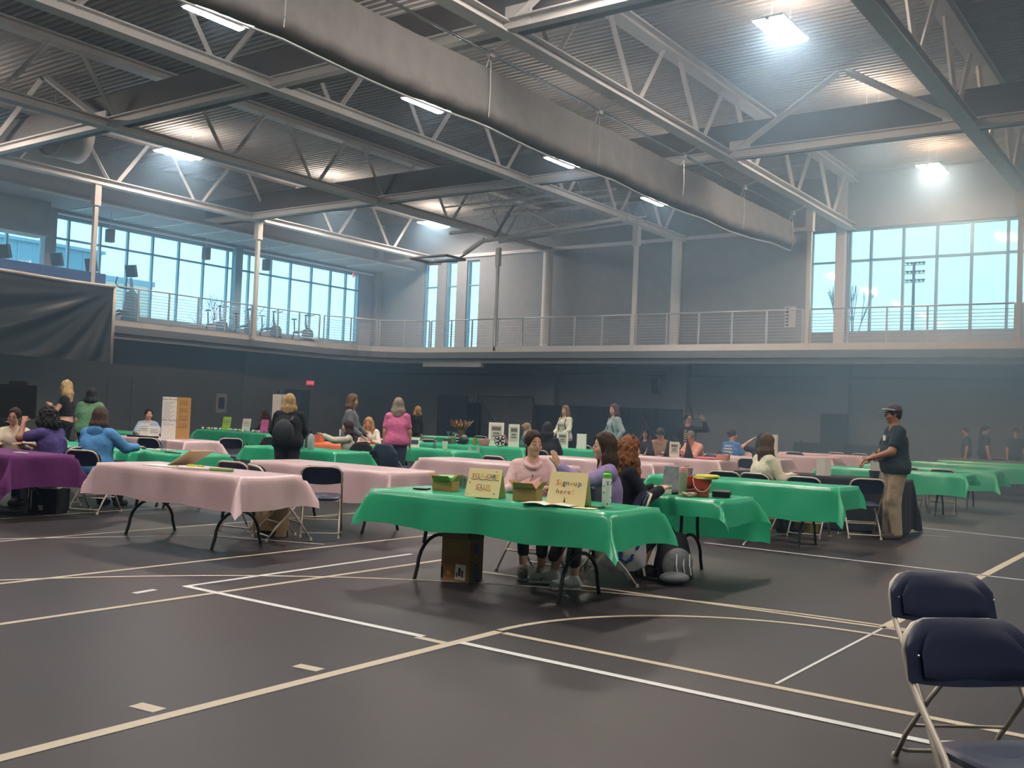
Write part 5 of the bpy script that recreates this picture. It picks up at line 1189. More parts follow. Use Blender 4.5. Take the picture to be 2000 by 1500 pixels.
def person(label, x, y, head_deg, pose='stand', H=1.66, w=1.0, lean=0, top='#888888', sleeve='long', bottom='#20242c', shoes='#2a2a2c', skin='light',
           hair='#4a3426', hstyle='long', hl=.32, hyaw=0, hpitch=0, hroll=0, lh=None, rh=None, belly=0, hood=False, res=.0125, glasses=False, cap=None, seat=.46, feetz=0, crop=False, feet=None,
           hands='relaxed', cat='person', loc_z=0, eyes='open', knees=None, headup=0.0):
    root = thing('person', label, 'person', (x, y, loc_z), R_(head_deg))
    s = H/1.68; P = {}
    up = norm(V3(0, -math.sin(R_(-lean)), math.cos(R_(lean)))); fw = V3(0, 1, 0)
    sit = pose == 'sit'
    pz_ = seat+.10*s if sit else .94*s*.985
    pel = V3(0, 0, pz_)
    if sit: pel = V3(0, -.02, seat+.085*s)
    chest = pel+up*.30*s; neck = pel+up*.505*s; sh = pel+up*.447*s
    hw = .155*s*(1+.25*(w-1))
    hipw = .085*s*w**.5
    skm = mat('skin_'+skin, SK[skin], .5, noise=.04, nscale=12)
    hc = neck+up*.045*s+V3(0, .03+.02*abs(math.sin(R_(hpitch))), .115*s+headup)
    if hpitch > 12: hc = hc+V3(0, .035, -.03)
    Rh = rotm(hyaw, hpitch, hroll)
    def hd(px, py, pz): return hc+Rh @ V3(px*s, py*s, pz*s)
    # legs
    J = {}
    for sd, nm in ((-1, 'l'), (1, 'r')):
        hip = pel+V3(sd*hipw, 0, -.02)
        if sit:
            kn = V3(sd*.12*s, .40*s, seat+.06); an = V3(sd*.12*s, .36*s, .08)
            if knees: kn = V3(*knees[0 if sd < 0 else 1])
            if feet: an = V3(*feet[0 if sd < 0 else 1])
            if not knees and feet:
                kn, an = ik(hip, an, .42*s, .41*s, V3(0, .3, 1))
        else:
            an = V3(sd*.09*s, .02+sd*.03, .085); kn = V3(sd*.09*s, .035, .50*s)
            if feet: an = V3(*feet[0 if sd < 0 else 1]); kn, an = ik(hip, an, .44*s, .44*s, V3(0, 1, .05))
        J[nm] = (hip, kn, an)
    # arms
    A = {}
    for sd, nm, tgt in ((-1, 'l', lh), (1, 'r', rh)):
        S = sh+V3(sd*hw, 0, -.02)
        if tgt is None: tgt = (sd*.24*s*w**.3, .06, pel[2]-.18*s) if not sit else (sd*.16, .34, max(.78, seat+.26))
        Tt = V3(*tgt); el, wr = ik(S, Tt, .275*s, .25*s, V3(sd*.7, -.35, -1))
        A[nm] = (S, el, wr)
    xs = [p for t in list(J.values())+list(A.values()) for p in t]+[hc]
    lo = np.min(xs, 0)-.24*max(1, w); hi = np.max(xs, 0)+.24*max(1, w); lo[2] = -.01; hi[2] = max(hi[2], hc[2]+.2)
    def torso(F, o, k=.07):
        ww = w
        F.cap(pel+V3(-.065*s*ww, -.01, .0), pel+V3(.065*s*ww, -.01, .0), .105*s*ww**.7+o, .105*s*ww**.7+o, k)
        F.cap(pel+up*.06, pel+up*.2*s+V3(0, .015*belly, 0), .105*s*ww**.8+o, .098*s*ww**.9+o, k)
        for sd in (-1, 1):
            F.cap(pel+up*.06+V3(sd*.05*s*ww, 0, 0), chest+V3(sd*.065*s*ww, 0, 0), .09*s*ww**.7+o, .09*s*ww**.6+o, k)
            F.cap(chest+V3(sd*.07*s, 0, 0), sh+V3(sd*.085*s, -.0, -.03), .092*s*ww**.5+o, .07*s+o, k)
        for sd in (-1, 1): F.cap(neck-up*.03, sh+V3(sd*hw*.92, -.005, .0), .06*s+o*.6, .056*s+o*.6, .03)
        if belly: F.ell(pel+up*.15*s+V3(0, .06*belly, 0), (.15*s*ww, .12*s*(1+.5*belly), .15*s), None, k)
    def chestf(F, o, f=1.0):
        for sd in (-1, 1): F.ell(chest+up*.05*s+V3(sd*.062*s, .07*s*w**.4, 0), (.062*s*f, .055*s*f, .065*s*f), None, .05)
    def arm(F, nm, o, which='both', k=.03):
        S, el, wr = A[nm]; ww = w**.6
        F.cap(S, el if which != 'short' else S+(el-S)*.62, .052*s*ww+o, (.042*s*ww+o)*(1.12 if which == 'short' else 1), k)
        if which == 'both' or which == 'long': F.cap(el, wr, .041*s*ww+o, .028*s+o*1.2, k)
    fem = hstyle not in ('short', 'bald', 'buzz')
    # ---- body -------------------------------------------------------
    B = SDF(lo, hi, res); torso(B, 0); 
    if fem: chestf(B, 0)
    for nm in 'lr':
        hip, kn, an = J[nm]; B.cap(hip, kn, .085*s*w**.5, .055*s, .04); B.cap(kn+V3(0, -.01, -.03), (kn+an)/2+V3(0, -.012, .05), .052*s, .05*s, .03); B.cap((kn+an)/2+V3(0, -.01, .06), an, .05*s, .034*s, .03)
        arm(B, nm, 0, k=.025); B.cap(sh+V3(0, 0, -.01), A[nm][0], .06*s, .052*s, .04)
    B.cap(neck-up*.07, hc+V3(0, -.02, -.04)*s, .056*s*(1+.3*(w-1)), .052*s*(1+.3*(w-1)), .03)
    # head
    B.ell(hd(0, -.012, .03), (.074*s, .092*s, .088*s), Rh, .02); B.ell(hd(0, .022, -.035), (.056*s*(1+.25*(w-1)), .066*s, .075*s), Rh, .03)
    B.cap(hd(0, .062, -.088), hd(0, .066, -.092), .018*s, .018*s, .025)
    B.cap(hd(0, .086, .012), hd(0, .103, -.022), .0065*s, .0105*s, .012); 
    for sd in (-1, 1):
        B.ell(hd(sd*.031, .094, .008), (.017*s, .011*s, .012*s), Rh, .012, 'sub'); B.ell(hd(sd*.031, .079, .007), (.0135*s, .011*s, .010*s), Rh, .006)
        B.ell(hd(sd*.073, -.008, -.004), (.010*s, .018*s, .028*s), Rh, .008); B.ell(hd(sd*.04, .06, -.028), (.022*s, .022*s, .02*s), Rh, .02)
    B.ell(hd(0, .084, -.048), (.024*s, .010*s, .0085*s), Rh, .008)
    # hands
    for nm, sd in (('l', -1), ('r', 1)):
        S, el, wr = A[nm]; d = norm(wr-el)
        if hands == 'flat' and wr[2] < .95 and sit: d = norm(V3(d[0]*.7, max(.3, d[1]), -.05))
        side = norm(np.cross(d, V3(0, 0, 1)) if abs(d[2]) < .9 else V3(0, -sd*1.0, 0)) ; nrm = norm(np.cross(side, d))
        hs = s*.98
        if isinstance(hands, dict) and nm in hands: d = norm(V3(*hands[nm][0])); side = norm(V3(*hands[nm][1])); nrm = norm(np.cross(side, d))
        k_ = .010
        for q in (-.024, -.008, .008, .024): B.cap(wr+d*.012*hs+side*q*.7*hs, wr+d*.078*hs+side*q*hs*1.1, .0165*hs, .0125*hs, k_)
        curl = .35 if not (isinstance(hands, dict) and nm in hands) else .08
        if nrm[2] > 0 and not isinstance(hands, dict): nrm = -nrm
        for q, l_ in ((-.031, .065), (-.0105, .078), (.0105, .074), (.031, .056)):
            a0 = wr+d*.082*hs+side*q*hs; a1 = a0+(d*math.cos(curl)+nrm*math.sin(curl)+side*q*2)*l_*.5*hs; a2 = a1+(norm(d*math.cos(curl*2.4)+nrm*math.sin(curl*2.4)))*l_*.5*hs
            B.cap(a0, a1, .0098*hs, .009*hs, .004); B.cap(a1, a2, .009*hs, .0075*hs, .003)
        tb_ = wr+d*.03*hs+side*(-sd)*.028*hs*(1 if d[2] < .5 else 1)
        t1 = tb_+(d*.6-side*sd*.8)*.038*hs; t2 = t1+(d*.85-side*sd*.3+nrm*.15)*.032*hs
        B.cap(wr+d*.015*hs, tb_, .016*hs, .014*hs, .01); B.cap(tb_, t1, .0125*hs, .0105*hs, .006); B.cap(t1, t2, .0105*hs, .0085*hs, .003)
    body = B.mesh('body', skm, root)
    # face details
    em = mat('eye_dark', '#1f1714', .3); ew = mat('eye_white', '#cfc6bf', .4); lm_ = mat('lips_'+skin, '#a8625a', .5); hm_ = hairmat(hair)
    Rb = Matrix(Rh.tolist())
    for sd in (-1, 1):
        if eyes == 'open':
            MB().ell(hd(sd*.031, .0835, .0075), (.0125*s, .0065*s, .0065*s), 10, 6, Rb).build('eye', ew, root, smooth=True)
            MB().ell(hd(sd*.031, .0880, .0075), (.0062*s, .0035*s, .0060*s), 8, 5, Rb).build('iris', em, root, smooth=True)
            MB().tube([hd(sd*(.031-.014), .087, .012), hd(sd*.031, .0905, .0155), hd(sd*(.031+.015), .085, .011)], .0018*s, 5).build('eyelashes', em, root)
        else:
            MB().tube([hd(sd*(.031-.014), .088, .004), hd(sd*.031, .0925, .000), hd(sd*(.031+.015), .086, .005)], .0022*s, 5).build('eyelashes', em, root)
        MB().tube([hd(sd*.014, .091, .026), hd(sd*.03, .092, .032), hd(sd*.048, .082, .027)], [.0028*s, .0036*s, .0018*s], 5).build('eyebrow', hm_, root)
    MB().tube([hd(-.022, .0865, -.048), hd(-.008, .0945, -.0455), hd(0, .095, -.0475), hd(.008, .0945, -.0455), hd(.022, .0865, -.048)], [.002*s, .0042*s, .0045*s, .0042*s, .002*s], 6).build('lips', lm_, root, smooth=True)
    if glasses:
        g_ = MB()
        for sd in (-1, 1):
            g_.tube([hd(sd*.032+.022*math.cos(a), .099, .006+.017*math.sin(a)) for a in np.linspace(0, 2*PI, 15)[:-1]], .0022, 5, closed=True); g_.tube([hd(sd*.054, .096, .01), hd(sd*.076, .0, .008)], .002, 5)
        g_.tube([hd(-.010, .1, .01), hd(.010, .1, .01)], .002, 5); g_.build('glasses', mat('glasses_frame', '#4a2420', .4), root)
    # ---- clothes ------------------------------------------------------
    def grid(): return SDF(lo, hi, res)
    F = grid(); torso(F, .016)
    if fem: chestf(F, 0, 1.22)
    for nm in 'lr':
        F.cap(sh+V3(0, 0, -.01), A[nm][0], .064*s, .062*s, .03)
        if sleeve == 'long': arm(F, nm, .017, 'long', .018)
        elif sleeve == 'short': arm(F, nm, .017, 'short', .03)
        elif sleeve == 'cap': F.cap(A[nm][0], A[nm][0]+(A[nm][1]-A[nm][0])*.25, .062, .06, .03)
    F.cap(pel+V3(-.07*s*w, 0, -.02), pel+V3(.07*s*w, 0, -.02), .126*s*w**.7, .126*s*w**.7, .05)
    F.noise(.006, 22, w*3+x); F.noise(.003, 47, x+y)
    hemz = pel[2]-(.09*s if not crop else -.13*s)
    if sit: F.cut(pel+V3(0, 0, -.10*s if not crop else .12), (0, .0, -1)); F.cut(pel+V3(0, .16+.1*belly+.1*(w-1), -.1), (0, 1, -1.6)) if False else None
    else: F.cut(V3(0, 0, hemz), (0, 0, -1))
    # neck opening
    F.cap(neck+V3(0, .025, .0), neck+up*.1+V3(0, .03, 0), .052*s, .07*s, .008, 'sub')
    if sleeve == 'long':
        for nm in 'lr':
            S, el, wr = A[nm]; F.cap(wr+norm(wr-el)*.02, wr+norm(wr-el)*.12, .05, .06, .004, 'sub')
    F.mesh('shirt' if sleeve != 'long' else 'sweater', fab(top), root)
    if hood:
        F = SDF(lo, hi, res)
        for k in range(18):
            a = 2*PI*k/18; b_ = 2*PI*(k+1)/18
            pt_f = lambda a: neck+V3(.078*s*math.sin(a), .03+.088*s*math.cos(a), -.012-.05*max(0, math.cos(a))**1.5+(.0 if math.cos(a) > 0 else .012))
            F.cap(pt_f(a), pt_f(b_), .022-.006*math.cos(a), .022-.006*math.cos(b_), .012)
        F.ell(neck+V3(0, -.085, -.035), (.12*s, .032*s, .075*s), None, .05); F.noise(.005, 35, 2)
        F.mesh('hood', fab(top), root)
    F = grid()
    for nm in 'lr':
        hip, kn, an = J[nm]; F.cap(hip, kn, .094*s*w**.8, .068*s*w**.8, .04); F.cap(kn, an+V3(0, 0, .0 if pose == 'stand' else .14 if feet else .03), .068*s*w**.8, (.052 if bottom != '#20242c' else .046)*s*w**.9, .03)
    F.cap(pel+V3(-.065*s*w, -.01, .0), pel+V3(.065*s*w, -.01, .0), .113*s*w**.7, .113*s*w**.7, .05); 
    if not sit: F.cap(pel+up*.0, pel+up*.1, .11*s*w**.8, .105*s*w**.8, .05); F.cut(pel+V3(0, 0, .12*s), (0, 0, 1))
    F.noise(.005, 26, x); F.mesh('trousers', fab(bottom, .05), root)
    shm = fab(shoes, .1)
    for nm in 'lr':
        hip, kn, an = J[nm]; fd = norm(V3(an[0]*.6, 1, 0)); F = SDF(an-.2, an+.28, max(.008, res*.8)); z0 = an[2]
        F.cap(an+V3(0, -.02, -.04), an+fd*.17+V3(0, 0, -.048), .045, .040, .02); F.cap(an+V3(0, 0, .0), an+fd*.05+V3(0, 0, -.03), .042, .042, .03); F.cut(V3(0, 0, an[2]-.085), (0, 0, -1))
        so = F.mesh('shoe', shm, root)
        if res < .009:
            c = an+fd*.075+V3(0, 0, -.075); MB().box(tuple(c), (.086, .25, .02), rz=-math.atan2(fd[0], fd[1])).build('sole', 'paper', so)
            for k in range(4): q = an+fd*(.05+.025*k)+V3(0, 0, .005-.012*k); MB().tube([q+V3(-.028, 0, -.006), q+V3(0, .004, .004), q+V3(.028, 0, -.006)], .003, 5).build('lace', 'paper', so)
            for sd in (-1, 1): MB().tube([an+fd*(.0+.02*k)+V3(sd*.042, 0, -.045-.012*math.sin(k*1.2)) for k in range(7)], .005, 5).build('side_stripe', mat('stripe_navy', '#3a4454', .6), so)
    # ---- hair ---------------------------------------------------------
    if hstyle != 'bald':
        hb = hc.copy(); l2 = V3(*[-.26]*3); l2[2] = -hl-.25; F = SDF(hc+V3(-.26, -.28, -hl-.2), hc+V3(.26, .22, .22), res*.85)
        th = .012 if hstyle in ('short', 'buzz', 'pony', 'bun') else .018
        F.ell(hd(0, -.014, .034), (.074*s+th, .092*s+th, .09*s+th), Rh, .01)
        if hstyle in ('short', 'buzz'): F.ell(hd(0, -.05, -.02), (.07*s, .055*s, .065*s), Rh, .02)
        if hstyle in ('long', 'curly', 'bob'):
            ln = hl; rr_ = .045 if hstyle != 'curly' else .07; off = V3(0, -.0, 0)
            for ang in (-150, -120, -90, -60, -30, -5, 185) if hstyle != 'bob' else (-165, -130, -90, -50, -15):
                a = R_(ang); st = hd(.062*math.cos(a), .062*math.sin(a)-.01, .02); bx = math.cos(a); by = math.sin(a)
                sp = 1.0 if hstyle != 'curly' else 1.35
                mid = st+V3(bx*.03*sp, by*.022*sp, -.13); en = V3(st[0]+bx*.035*sp, min(st[1]+by*.03*sp, st[1]+.0), hc[2]-ln)
                if ang in (-5, 185): mid = st+V3(bx*.018, .0, -.12); en = V3(st[0]+bx*.03, st[1]+.03, hc[2]-ln*.85)
                F.cap(st, mid, rr_*.85*s, rr_*s, .03); F.cap(mid, en, rr_*s, rr_*(.6 if hstyle == 'long' else .95)*s, .03)
        if hstyle == 'bun': F.ell(hd(0, -.115, .045), (.04*s, .035*s, .04*s), Rh, .012)
        if hstyle == 'pony': F.ell(hd(0, -.11, .03), (.025*s, .03*s, .03*s), Rh, .015); F.cap(hd(0, -.12, .02), hd(0, -.125, -.02)+V3(0, -.03, -hl), .03, .018, .02)
        F.ell(hd(0, .105, -.012), (.064*s, .082*s, .100*s), Rh, .012, 'sub'); F.ell(hd(0, .118, -.03), (.13*s, .08*s, .10*s), Rh, .012, 'sub')
        F.ell(hd(0, .10, -.11), (.075*s, .08*s, .1*s), Rh, .014, 'sub')
        if hstyle in ('short', 'buzz', 'bun', 'pony'): F.ell(hd(0, .03, -.10), (.12*s, .08*s, .085*s), Rh, .01, 'sub')
        if hstyle == 'curly': F.noise(.016, 60, 1); F.noise(.010, 95, 2)
        else: F.noise(.0035, 70, 1)
        F.mesh('hair', hm_, root)
    if cap:
        F = SDF(hc-.22, hc+.26, res*.8); F.ell(hd(0, -.012, .045), (.088*s, .108*s, .092*s), Rh, .01); F.cut(hd(0, 0, .035), tuple(Rh @ V3(0, 0, -1)))
        co = F.mesh('cap_crown', fab(cap), root)
        bq = MB(); n = 12; o1, o2 = [], []
        for i in range(n+1):
            a = PI*i/n; o1.append(hd(.082*math.cos(a), .07+.03*math.sin(a), .045)); o2.append(hd(.075*math.cos(a), .085+.095*math.sin(a), .032))
        vs = o1+o2+[p+Rh @ V3(0, 0, .005) for p in o1+o2]; m2 = n+1
        bq.add(vs, [(i, i+1, m2+i+1, m2+i) for i in range(n)]+[(2*m2+i, 3*m2+i, 3*m2+i+1, 2*m2+i+1) for i in range(n)]+[(m2+i, m2+i+1, 3*m2+i+1, 3*m2+i) for i in range(n)]); bq.build('cap_brim', fab(cap), co if co else root)
    root['_'] = 0; del root['_']
    root_info[label] = dict(hd=hd, A=A, J=J, neck=neck, chest=chest, pel=pel, s=s, up=up, root=root)
    return root, root_info[label]
root_info = {}
# standing / seated people, placed where the photograph shows them
def strap(info, sd, col, name='backpack_strap'):
    n = info['neck']; c = info['chest']; m_ = fab(col)
    MB().tube([n+V3(sd*.09, -.09, -.02), n+V3(sd*.10, -.0, .02), n+V3(sd*.105, .08, -.06), c+V3(sd*.11, .13, .02), c+V3(sd*.13, .1, -.12), c+V3(sd*.13, -.04, -.2)], .017, 6).build(name, m_, info['root'], smooth=True)
# near three
r, i1 = person('person in a pink hooded sweatshirt, eyes lowered, seated behind the club sign', -5.23, 7.60, 216, 'sit', H=1.60, w=1.0, lean=4, top='#e0babd', bottom='#1b1d22', shoes='#8a8270', hair='#33241c', hstyle='pony', hl=.12, hyaw=24, hpitch=5, lh=(-.14, .34, .79), rh=(.14, .34, .79), hood=True, res=.0078, skin='pale', eyes='closed', seat=.46, feet=[(-.10, .42, .09), (.06, .36, .09)])
MB().ell(i1['chest']+V3(.0, .155, .06), (.006, .006, .014), 8, 5).build('drawstring_tip', 'black', r)
r, i2 = person('person in a lilac sweatshirt with long brown hair and one hand raised', -4.45, 7.62, 128, 'sit', H=1.62, w=1.05, lean=3, top='#8f7fae', bottom='#3a2f2a', shoes='#b9c0c0', hair='#3a281d', hstyle='long', hl=.40, hyaw=8, hpitch=0, rh=(-.1+.0, .20, .82), lh=(-.12, .44, 1.0), res=.0078, skin='pale', seat=.46, hands={'l': ((-.1, .35, 1.0), (-.6, .8, .1))}, feet=[(-.42, .30, .09), (-.14, .45, .09)])
r, i3 = person('person in a black sweatshirt with curly auburn hair typing at the laptop', -4.56, 8.06, 318, 'sit', H=1.57, w=1.05, lean=8, top='#15181f', bottom='#16181c', hair='#7a4d2c', hstyle='curly', hl=.24, hyaw=0, hpitch=6, rh=(.10, .36, .80), lh=(-.12, .38, .80), res=.009, skin='light', seat=.46, feet=[(-.1, .2, .09), (.1, .2, .09)])
# standing man
r, im = person('person standing in a black polo shirt, khaki trousers and cap by the black table', -3.62, 13.72, 122, 'stand', H=1.74, w=1.32, belly=1.1, lean=2, top='#1d3038', sleeve='short', bottom='#a3957c', shoes='#4a423a', skin='tan', hair='#2a2220', hstyle='buzz', cap='#4b4650', lh=(-.16, .36, 1.06), rh=(.13, .33, 1.02), res=.0095, hpitch=6)
hd = im['hd']
MB().tube([hd(-.092, .0, .05), hd(-.08, .085, .07), hd(0, .128, .075), hd(.08, .085, .07), hd(.092, 0, .05)], .007, 6).build('sunglasses_on_cap', mat('sunglass_white', '#d8dde0', .3), r)
MB().box(im['chest']+V3(-.09, .17, .06), (.05, .01, .07), rz=.3).build('chest_logo', 'paper', r)
MB().tube([im['A']['l'][2]+V3(.03*math.cos(a), -.03, .03*math.sin(a)) for a in np.linspace(0, 2*PI, 12)[:-1]], .008, 5, closed=True).build('wristwatch', 'black', r)
# left group
person('person in glasses and a cream top seated behind the purple table', -13.4, 7.05, 232, 'sit', H=1.58, w=1.05, lean=5, top='#c9bda6', hair='#2a1c18', hstyle='pony', hl=.15, hyaw=-10, hpitch=6, hroll=-8, lh=(-.15, .42, .79), rh=(.12, .42, .79), glasses=True, res=.0105, skin='light', seat=.44)
person('person in a purple shirt with tousled dark hair resting an elbow on the table', -12.45, 7.1, 112, 'sit', H=1.64, w=1.3, lean=14, top='#4a3d78', sleeve='short', bottom='#2a2d3a', hair='#141012', hstyle='curly', hl=.1, hyaw=0, hpitch=10, lh=(-.12, .40, 1.08), rh=(.1, .45, .79), res=.0105, skin='tan', seat=.46)
r, i6 = person('person with wavy blonde hair in a black crop top and leggings standing sideways', -18.0, 10.45, 128, 'stand', H=1.72, w=.92, top='#17181c', sleeve='cap', bottom='#11131a', crop=True, hair='#b59a6e', hstyle='long', hl=.26, lh=(-.08, .27, 1.28), rh=(.05, .26, 1.25), skin='light')
MB().ell(i6['hd'](0, -.02, .13), (.05, .04, .02), 8, 5).build('hair_clip', 'paper', r)
person('person in a green shirt standing with back to the camera at the left', -17.1, 10.4, 40, 'stand', H=1.60, w=1.45, top='#5f8f6b', sleeve='short', bottom='#1a1d24', hair='#25262a', hstyle='bob', hl=.13, skin='light')
person('person in a light blue hooded sweatshirt seated with back to the camera', -12.15, 7.5, 25, 'sit', H=1.66, w=1.5, lean=6, top='#4f8fc4', bottom='#23262e', hair='#4a3a30', hstyle='long', hl=.24, hood=True, hyaw=-8, hpitch=4, rh=(.35, .42, .80), res=.0105, skin='light', seat=.46)
person('person with short dark hair half hidden beyond the blue sweatshirt', -18.1, 12.3, 250, 'sit', H=1.6, w=1.05, top='#8fa3b5', hair='#1d1a18', hstyle='short', hl=.05, hpitch=8, skin='light', seat=.45, rh=(.3, .4, .8))
person('person with curly dark hair seated far back behind the hot pink sign', -21.6, 18.3, 120, 'sit', H=1.64, w=1.0, top='#1c2026', hair='#3b2a24', hstyle='curly', hl=.16, skin='light', seat=.46)
person('person reaching in from the left edge with one bent arm', -24.3, 12.4, 250, 'sit', H=1.5, w=1.1, top='#1d1f24', hair='#2a201c', hstyle='short', skin='light', rh=(.3, .3, 1.1), seat=.4)
# middle group
r, i8 = person('person in a long black coat with shoulder-length blonde hair, seen from behind', -12.08, 10.72, 45, 'stand', H=1.60, w=1.42, lean=10, top='#10161c', bottom='#2b2b2d', hair='#a98c5f', hstyle='bob', hl=.17, hyaw=-12, hpitch=10, lh=(-.2, .35, .92), rh=(.2, .35, .92), skin='light')
MB().ell(i8['chest']+V3(-.06, -.2, -.16), (.17, .11, .23), 16, 10).build('shoulder_bag', mat('bag_soft_black', '#1b2227', .7, bump=.4, bscale=12), r, smooth=True)
MB().tube([i8['neck']+V3(.12, .03, -.0), i8['chest']+V3(.05, -.16, .05), i8['chest']+V3(-.08, -.2, 0)], .018, 6).build('bag_strap', 'black', r)
person('person in a grey long-sleeved sweater standing sideways with brown hair', -13.3, 13.3, 305, 'stand', H=1.67, w=1.15, top='#62686e', bottom='#2a2d33', hair='#5f4636', hstyle='long', hl=.2, belly=.3, skin='light', hpitch=8, lh=(-.15, .3, .95), rh=(.2, .25, .95))
person('person in a pale top with dark reddish hair looking at a phone', -12.65, 12.6, 130, 'sit', H=1.5, w=1.0, top='#bdb5a8', hair='#33201f', hstyle='long', hl=.28, glasses=False, lh=(-.1, .42, .96), rh=(.1, .42, .94), skin='light', seat=.44)
person('person in a cream top and dark scarf with long blonde hair, looking down', -14.45, 15.0, 210, 'sit', H=1.62, w=1.05, top='#d6cdbb', hair='#a8835c', hstyle='long', hl=.26, hpitch=14, skin='light', seat=.46)
person('person in a bright pink T-shirt with grey-blonde hair, back to the camera', -12.3, 13.5, 38, 'stand', H=1.63, w=1.22, top='#d56f9b', sleeve='short', bottom='#3b4656', hair='#8f8372', hstyle='bob', hl=.19, skin='light')
person('person with blond hair in dark clothes bending far behind the pink shirt', -19.3, 21.9, 250, 'stand', H=1.6, w=1.0, lean=12, top='#15191d', bottom='#15191d', hair='#b8935a', hstyle='bob', hl=.09, hpitch=30, skin='light')
person('person half hidden behind the larger framed poster', -15.3, 20.6, 215, 'sit', H=1.5, w=1.0, top='#a0505a', hair='#2f2320', hstyle='short', skin='warm', seat=.42)
person('person in a teal top with a blonde bun, seen behind the pink hoodie', -13.0, 19.0-.4, 300, 'sit', H=1.6, w=1.0, top='#4f7a78', hair='#8a7356', hstyle='bun', hl=.05, skin='light', seat=.44)
person('person in black with long black hair, back turned, behind the pink hoodie', -10.8, 16.15, 30, 'sit', H=1.66, w=1.25, top='#17181b', bottom='#17181b', hair='#1d1614', hstyle='long', hl=.34, skin='light', seat=.46)
r, i = person('person in a cream sweatshirt wearing a backpack, smiling to the side', -13.7, 21.3, 165, 'stand', H=1.70, w=1.0, top='#c9ccb8', bottom='#2a2d33', hair='#6b4f38', hstyle='long', hl=.33, hyaw=12, skin='light', lh=(-.16, .3, 1.0), rh=(.12, .3, 1.0)); strap(i, -1, '#3b3b34'); strap(i, 1, '#3b3b34')
bz = MB()
for k in range(7): bz.box(i['chest']+V3(-.075+.025*k, .152, .0+.004*(k % 2)), (.012, .006, .03))
bz.build('chest_print', mat('print_grey_soft', '#6f7478', .8), r)
r, i = person('person in a grey sweater with striped cuffs and long auburn hair', -11.5, 19.95, 150, 'stand', H=1.75, w=1.05, top='#8fa0a3', bottom='#2a3038', hair='#4f2f20', hstyle='long', hl=.36, hyaw=14, hpitch=6, skin='pale', lh=(-.26, .1, .95), rh=(.02, .26, 1.12)); strap(i, 1, '#1c2432'); strap(i, -1, '#1c2432')
for nm in 'lr':
    S, el, wr = i['A'][nm]; d = wr-el
    for t_ in (.45, .6, .75):
        c = el+d*t_; dd = norm(d); a1 = norm(np.cross(dd, V3(0, 0, 1) if abs(dd[2]) < .9 else V3(1, 0, 0))); a2 = np.cross(dd, a1); MB().tube([c+a1*.052*math.cos(a)+a2*.052*math.sin(a) for a in np.linspace(0, 2*PI, 14)[:-1]], .007, 5, closed=True).build('cuff_stripe', mat('stripe_dark', '#2f3c46', .8), r)
# right centre
person('person in a tan T-shirt and dark cap leaning over the black hats', -9.62, 18.72, 190, 'sit', H=1.66, w=1.3, lean=14, top='#8f7660', sleeve='short', hair='#2a2320', hstyle='short', cap='#34332f', hpitch=28, skin='light', seat=.47, lh=(-.2, .4, .79), rh=(.2, .4, .79))
person('person in dark red and black seated behind the tan shirt, wearing a black hat', -10.72, 20.0, 200, 'sit', H=1.55, w=1.0, top='#1a1517', hair='#241a1a', hstyle='long', hl=.2, skin='warm', seat=.45)
r, i = person('person in a black printed shirt with one arm raised to a pointed hat', -9.85, 20.35, 205, 'stand', H=1.60, w=1.15, top='#111318', bottom='#14161a', hair='#1c1614', hstyle='short', hl=.05, hyaw=30, skin='light', lh=(-.34, .10, 1.50), rh=(.2, .15, .95))
pr_ = MB()
for k in range(6): pr_.box(i['chest']+V3(-.05, .165-.004*k, .08-.055*k), (.07, .006, .02)).box(i['chest']+V3(.05, .165-.004*k, .08-.055*k), (.06, .006, .03))
pr_.build('chest_print', mat('print_peach', '#c9a48a', .8), r)
hat(-9.85, 20.4, 1.52, 'black pointed hat held on the head with the arm raised', .34, .1, lean=.0, rz=.3, R0=.22)
hat(-10.72, 20.0, 1.22, 'black pointed hat on the person behind the tan shirt', .3, .09, lean=-.1, rz=.3, R0=.17)
person('person in a peach sweater with short grey hair and glasses, writing', -8.9, 18.75, 165, 'sit', H=1.6, w=1.35, lean=10, top='#d99c88', hair='#6f675c', hstyle='short', hyaw=10, hpitch=22, glasses=True, skin='warm', seat=.46, lh=(-.05, .42, .84), rh=(.1, .4, .82))
r, i = person('person in a blue T-shirt with white lettering on the back and a dark bun', -9.15, 21.15, 350, 'sit', H=1.62, w=1.35, lean=4, top='#4378b4', sleeve='short', hair='#2a2023', hstyle='bun', hl=.05, hyaw=-45, skin='warm', seat=.46, bottom='#4a4f58')
bk_ = MB()
for z, ww_, hh_ in ((.12, .2, .03), (.05, .22, .035), (-.02, .24, .045), (-.09, .22, .04)):
    n = int(ww_/.035)
    for k in range(n): bk_.box(i['chest']+V3(-ww_/2+ww_*(k+.5)/n, -.135-.02*(1-abs(2*k/n-1)), z), (.024, .02, hh_))
bk_.build('back_lettering', 'paper', r)
person('person with long black hair and a raised forearm beside the white chair', -7.42, 18.6, 10, 'sit', H=1.6, w=.95, top='#20242a', sleeve='short', hair='#101114', hstyle='long', hl=.3, skin='light', seat=.45, lh=(-.2, .1, 1.15))
person('person in a cream sweater with long brown hair, profile to the right', -5.1, 12.86, 322, 'sit', H=1.64, w=1.3, lean=5, top='#d3cdb6', bottom='#3a3f4a', hair='#4f3d30', hstyle='long', hl=.3, skin='light', seat=.46, belly=.3, res=.0105, hyaw=10)
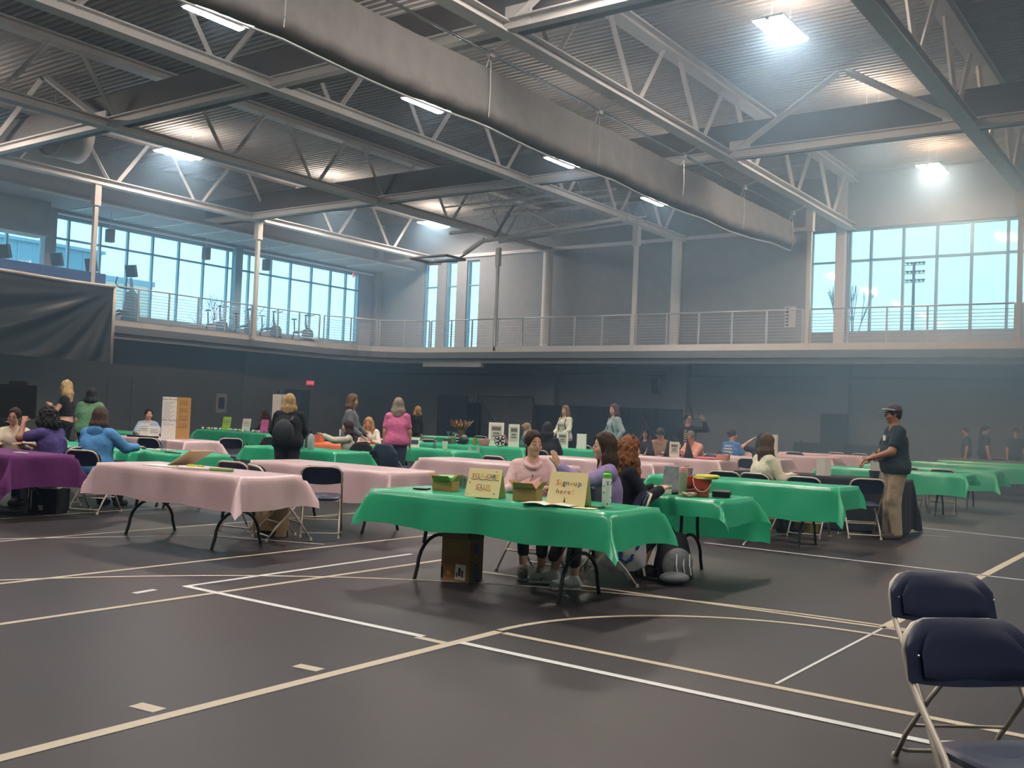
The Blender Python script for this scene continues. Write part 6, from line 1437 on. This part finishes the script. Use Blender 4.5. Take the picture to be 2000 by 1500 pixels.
# far right
person('person in black with a dark cap farthest right of the tables, facing left', -6.1, 30.35, 110, 'stand', H=1.60, w=1.1, top='#20242c', sleeve='short', bottom='#20242b', hair='#1c1a1a', hstyle='short', cap='#1d2026', skin='warm', res=.015)
person('person in black with a cap facing right beside the other dark cap', -5.65, 30.4, 300, 'stand', H=1.66, w=1.2, top='#171c24', sleeve='short', bottom='#171b22', hair='#1c1a1a', hstyle='pony', cap='#1a1e26', skin='light', res=.015)
person('person in a dark shirt near the right edge of the far hall', -4.95, 31.0, 200, 'stand', H=1.62, w=1.1, top='#26303e', sleeve='short', bottom='#3c4654', hair='#2a2422', hstyle='short', cap='#222830', skin='light', res=.015)
# ------------------------------------------------------------------ haze volume added to imitate lens glare, thicker along the window walls
hz = bpy.data.materials.new('glare_haze_volume'); hz.use_nodes = True; N = hz.node_tree.nodes; L = hz.node_tree.links; N.clear()
o_ = N.new('ShaderNodeOutputMaterial'); vs_ = N.new('ShaderNodeVolumeScatter'); vs_.inputs['Anisotropy'].default_value = .6
vs_.inputs['Color'].default_value = (.42, .70, 1, 1)
t_ = N.new('ShaderNodeTexCoord'); sp = N.new('ShaderNodeSeparateXYZ'); L.new(t_.outputs['Object'], sp.inputs[0])
def mr(src, a, b, c, d):
    n = N.new('ShaderNodeMapRange'); n.interpolation_type = 'SMOOTHSTEP'; n.inputs['From Min'].default_value = a; n.inputs['From Max'].default_value = b; n.inputs['To Min'].default_value = c; n.inputs['To Max'].default_value = d
    L.new(src, n.inputs['Value']); return n.outputs[0]
def mth(op, a, b):
    n = N.new('ShaderNodeMath'); n.operation = op; L.new(a, n.inputs[0])
    if isinstance(b, float): n.inputs[1].default_value = b
    else: L.new(b, n.inputs[1])
    return n.outputs[0]
left = mr(sp.outputs['X'], -19.0, -31.0, 0, GLARE_LEFT)
right = mth('MULTIPLY', mr(sp.outputs['X'], -13.0, -5.0, 0, GLARE_RIGHT), mr(sp.outputs['Y'], 7.0, 26.0, 0, 1))
L.new(mth('ADD', mth('ADD', left, right), GLARE_BASE), vs_.inputs['Density'])
L.new(vs_.outputs[0], o_.inputs['Volume'])
hb = MB().b2(XL+.02, XR-.02, YF+.02, YB-.02, .01, ZD-.02).build('glare_haze', hz); tag(hb, 'bluish haze volume standing in for lens glare around the windows', 'haze', None, 'stuff')
